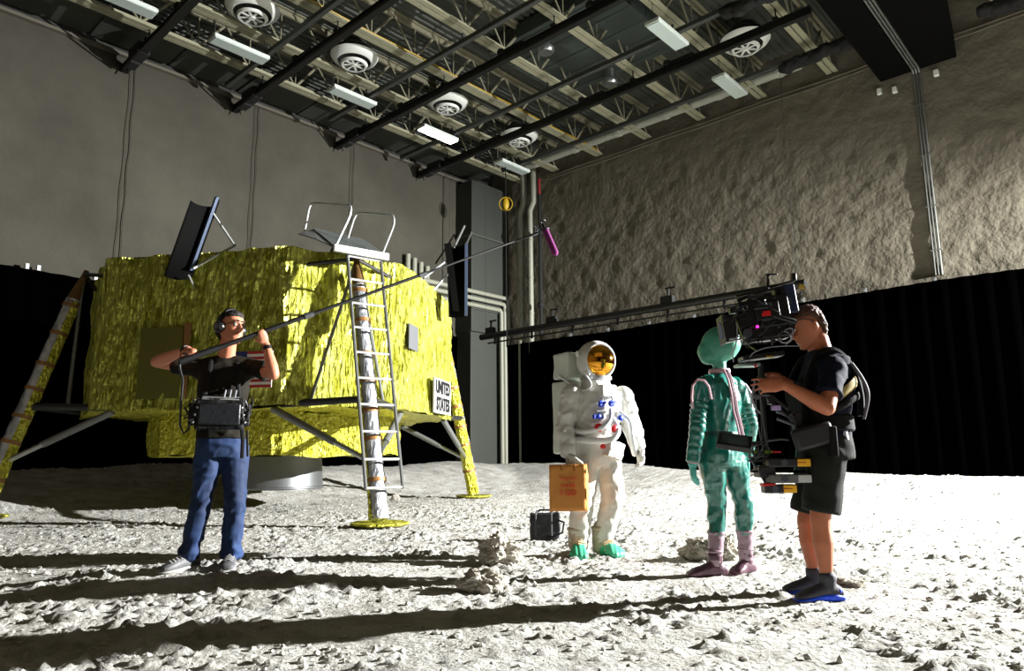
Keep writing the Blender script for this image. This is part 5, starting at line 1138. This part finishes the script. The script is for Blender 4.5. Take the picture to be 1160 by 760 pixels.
    for j in range(14):
        a = A(rr.uniform(835, 890), rr.uniform(335, 385), rr.uniform(-.14, -.08)); cable([a, a + V((rr.uniform(-.05, .05), -.02, -rr.uniform(.02, .07))), a + V((rr.uniform(-.08, .08), -.02, -rr.uniform(-.02, .08))), a + V((rr.uniform(-.1, .1), .02, rr.uniform(-.06, .05)))], .0035, rr.choice([plast, plast, mid, plast]))
    for j in range(16):
        MB().box(A(rr.uniform(838, 890), rr.uniform(333, 392), rr.uniform(-.13, -.10)), (rr.uniform(.01, .03), .012, rr.uniform(.008, .02)), B3).build('fitting', rr.choice([body, mid, plast, mid]), rg, bevel=.002)
    # stage, post, gimbal
    MB().box(A(862, 404, -.05), (.26, .12, .03), ((X + Z * .12).normalized(), Y_, (Z - X * .12).normalized())).build('top_stage', body, rg, bevel=.006)
    MB().box(A(846, 414, -.06), (.14, .10, .018), ((X + Z * .03).normalized(), Y_, Z)).build('stage_plate', mat('plate_silver', (150, 168, 160), .35, .5), rg, bevel=.004)
    MB().box(A(850, 411, -.11), (.06, .02, .02)).build('stage_label', mid, rg, bevel=.002); MB().box(A(872, 404, -.115), (.04, .004, .012)).build('yellow_label', ylw, rg)
    MB().box(A(856, 414, -.115), (.012, .006, .02)).build('red_label', MATS['badge_red'], rg)
    pt, pb_ = A(862, 412, -.05), A(869, 552, -.05)
    MB().tube([pt, pb_], .018, 14).build('post', mat('post_carbon', (26, 27, 29), .35), rg)
    MB().tube([pt.lerp(pb_, .10), pt.lerp(pb_, .24)], [.026, .024], 16).build('gimbal_grip', mat('grip_black', (24, 24, 24), .6), rg)
    gr_ = MB().ring(pt.lerp(pb_, .27), .045, .009, (0, .1, 1), 26, 8); gr_.build('gimbal_ring', mid, rg); MB().box(pt.lerp(pb_, .27) + V((.05, 0, -.02)), (.04, .05, .06)).build('gimbal_yoke', body, rg, bevel=.006)
    # support arm to the vest
    a0, a1, a2 = pt.lerp(pb_, .29) + V((.05, 0, 0)), A(893, 468, -.15), A(905, 462, -.10)
    for dz in (-.022, .022): MB().tube([a0 + Z * dz, a1 + Z * dz], .010, 8).build('arm_tube', mid, rg); MB().tube([A(880, 470, -.10) + Z * dz, A(902, 478, -.12) + Z * dz], .010, 8).build('arm_tube', mid, rg)
    MB().tube([a1, A(899, 475, -.13)], .022, 10).build('arm_joint', body, rg); MB().box(A(903, 478, -.12), (.05, .06, .12)).build('arm_socket', body, rg, bevel=.008); MB().box(A(879, 462, -.13), (.055, .03, .03)).build('arm_label', mat('label_lilac', (160, 140, 190), .5), rg, bevel=.004)
    MB().tube([A(903, 440, -.0), A(904, 500, -.02), A(900, 540, -.02)], .010, 8).build('side_rod', mat('rod_teal', (90, 140, 128), .4, .3), rg)
    for x_ in (855, 861): cable([A(x_, 440, -.1), A(x_ + 2, 460, -.12), A(x_ + 4, 480, -.11), A(x_ + 8, 505, -.09)], .004, mid)
    cable([A(855, 432, -.1), A(852, 450, -.12), A(856, 462, -.12), A(861, 468, -.1)], .006, wh)
    # monitor
    mr = V((.88, -.3, -.16)).normalized(); mu = V((.1, .75, .6)); mu = (mu - mr * mu.dot(mr)).normalized(); mn = mr.cross(mu)
    mc = A(832, 501, -.12)
    mo = MB().box(mc, (.20, .125, .04), (mr, mu, mn)).build('monitor', body, rg, bevel=.006); MB().box(mc - mn * .021, (.165, .095, .002), (mr, mu, mn)).box(mc + mn * .021, (.165, .095, .002), (mr, mu, mn)).build('screen', mat('screen_grey', (30, 38, 40), .15), mo)
    MB().tube([mc + mr * .06, A(850, 504, -.08), A(866, 500, -.05)], .013, 8).build('monitor_arm', body, rg); MB().tube([A(850, 502, -.09), A(868, 499, -.07), A(885, 497, -.07), A(893, 498, -.07)], .007, 8).build('monitor_rod', body, rg)
    for j in range(8):
        a = A(rr.uniform(840, 860), rr.uniform(498, 508), -.1); cable([a, a + V((rr.uniform(-.02, .05), -.02, -rr.uniform(.02, .09))), a + V((rr.uniform(.0, .08), -.02, -rr.uniform(-.02, .08))), A(rr.uniform(862, 874), rr.uniform(498, 520), -.08)], .004, rr.choice([mid, plast, plast]))
    # lower sled with batteries
    MB().box(A(866, 534, -.05), (.10, .12, .07)).build('sled', body, rg, bevel=.008); MB().box(A(862, 512, -.06), (.12, .05, .02)).build('sled_bracket', mat('fitting_lime', (120, 160, 30), .5), rg, bevel=.004); MB().box(A(876, 512, -.05), (.08, .05, .012)).build('sled_label', MATS['badge_red'], rg, bevel=.002)
    MB().tube([A(848, 516, -.05), A(868, 548, -.05)], .008, 8).build('sled_strut', mid, rg); MB().tube([A(848, 522, -.05), A(916, 520, -.05)], .008, 8).build('sled_rod', mid, rg); MB().tube([A(850, 534, -.05), A(916, 534, -.05)], .008, 8).build('sled_rod', body, rg)
    gry = mat('battery_grey', (92, 92, 92), .5); yl = mat('battery_yellow', (236, 176, 16), .5)
    for px, py, L_, m_, e_, lab in ((892, 524, .25, MATS['panel_dark'], yl, 'yellow'), (893, 542, .25, gry, mat('battery_silver', (190, 192, 192), .4), 'silver'), (882, 553.5, .19, MATS['panel_dark'], yl, 'yellow')):
        bt = MB().box(A(px, py, -.10), (L_, .08, .052)).build('sled_battery', m_, rg, bevel=.008); MB().box(A(px, py, -.10) + X * (L_ / 2 - .04), (.082, .084, .046)).build('battery_end', e_, bt, bevel=.005)
        if lab == 'yellow': MB().box(A(px, py, -.143) + X * (L_ / 2 - .04) , (.055, .002, .005)).build('printed_line', red, bt, smooth=0)
        MB().lathe([(.02, 0), (.02, -.004), (.001, -.004)], A(px, py, -.14) - X * .02, (0, 1, 0), n=16).build('battery_cap', mid, bt)
    MB().box(A(870, 549, -.11), (.08, .06, .018)).build('red_cover', MATS['badge_red'], rg, bevel=.004)
camera_operator()
# ================================================================== light
def lamp(name, kind, loc, energy, col, target=None, **kw):
    l = bpy.data.lights.new(name, kind); l.energy = energy; l.color = col
    for k, v in kw.items(): setattr(l, k, v)
    o = bpy.data.objects.new(name, l); COL.objects.link(o); o.location = loc
    if target is not None: o.rotation_euler = (V(target) - V(loc)).to_track_quat('-Z', 'Y').to_euler()
    return o
SUN = V((15.1, 7.5, 5.1))
KD = V((-.985, .17, 0)).normalized(); KR = KD.cross(UZ)
lamp('key_spot', 'SPOT', SUN, 62000, (1.0, .998, .985), SUN + KD * 10 - UZ * 1.2, spot_size=math.radians(140), spot_blend=1, shadow_soft_size=.09)
kl = thing('stage_lamp', 'large black stage lamp with barn doors standing beside the right wall, outside the frame', 'lamp', V((SUN.x, SUN.y, 0)))
hb = -KD
c = MB(); c.lathe([(.001, .45), (.2, .42), (.27, .3), (.27, .14)], SUN, hb, n=28, caps=False); c.build('housing', blkm, kl).modifiers.new('t', 'SOLIDIFY').thickness = .01
c = MB(); c.prism([SUN + KD * .05 + KR * .25 + UZ * .26, SUN + KD * .05 - KR * .25 + UZ * .26, SUN + KD * .42 - KR * .9 + UZ * .10, SUN + KD * .42 + KR * .9 + UZ * .10], (0, 0, .006)); c.build('barn_door', blkm, kl, smooth=0)
c = MB(); c.tube([SUN - UZ * .3 - KD * .15, V((SUN.x, SUN.y, .9)) - KD * .15], .03, 10); c.build('stand', blkm, kl)
for k in range(3):
    c = MB(); q = V((SUN.x, SUN.y, 0)) - KD * .15; a_ = k * 2.09; c.tube([q + UZ * 1.3, q + V((math.cos(a_) * .7, math.sin(a_) * .7, .03))], .02, 8); c.build('leg', blkm, kl)
lamp('room_bounce', 'AREA', (2, -1.5, 7.0), 26, (1.0, .78, .5), (-1, 9, 3), shape='RECTANGLE', size=7, size_y=4)
w = bpy.data.worlds.new('world'); SC.world = w; w.use_nodes = True
w.node_tree.nodes['Background'].inputs[0].default_value = (.9, 1, .95, 1); w.node_tree.nodes['Background'].inputs[1].default_value = .006
SC.view_settings.view_transform = 'Standard'; SC.view_settings.look = 'None'; SC.view_settings.exposure = 0; SC.view_settings.gamma = 1; SC.view_settings.use_curve_mapping = False
SC.cycles.max_bounces = 6; SC.cycles.diffuse_bounces = 4; SC.cycles.glossy_bounces = 3; SC.cycles.caustics_reflective = False; SC.cycles.caustics_refractive = False
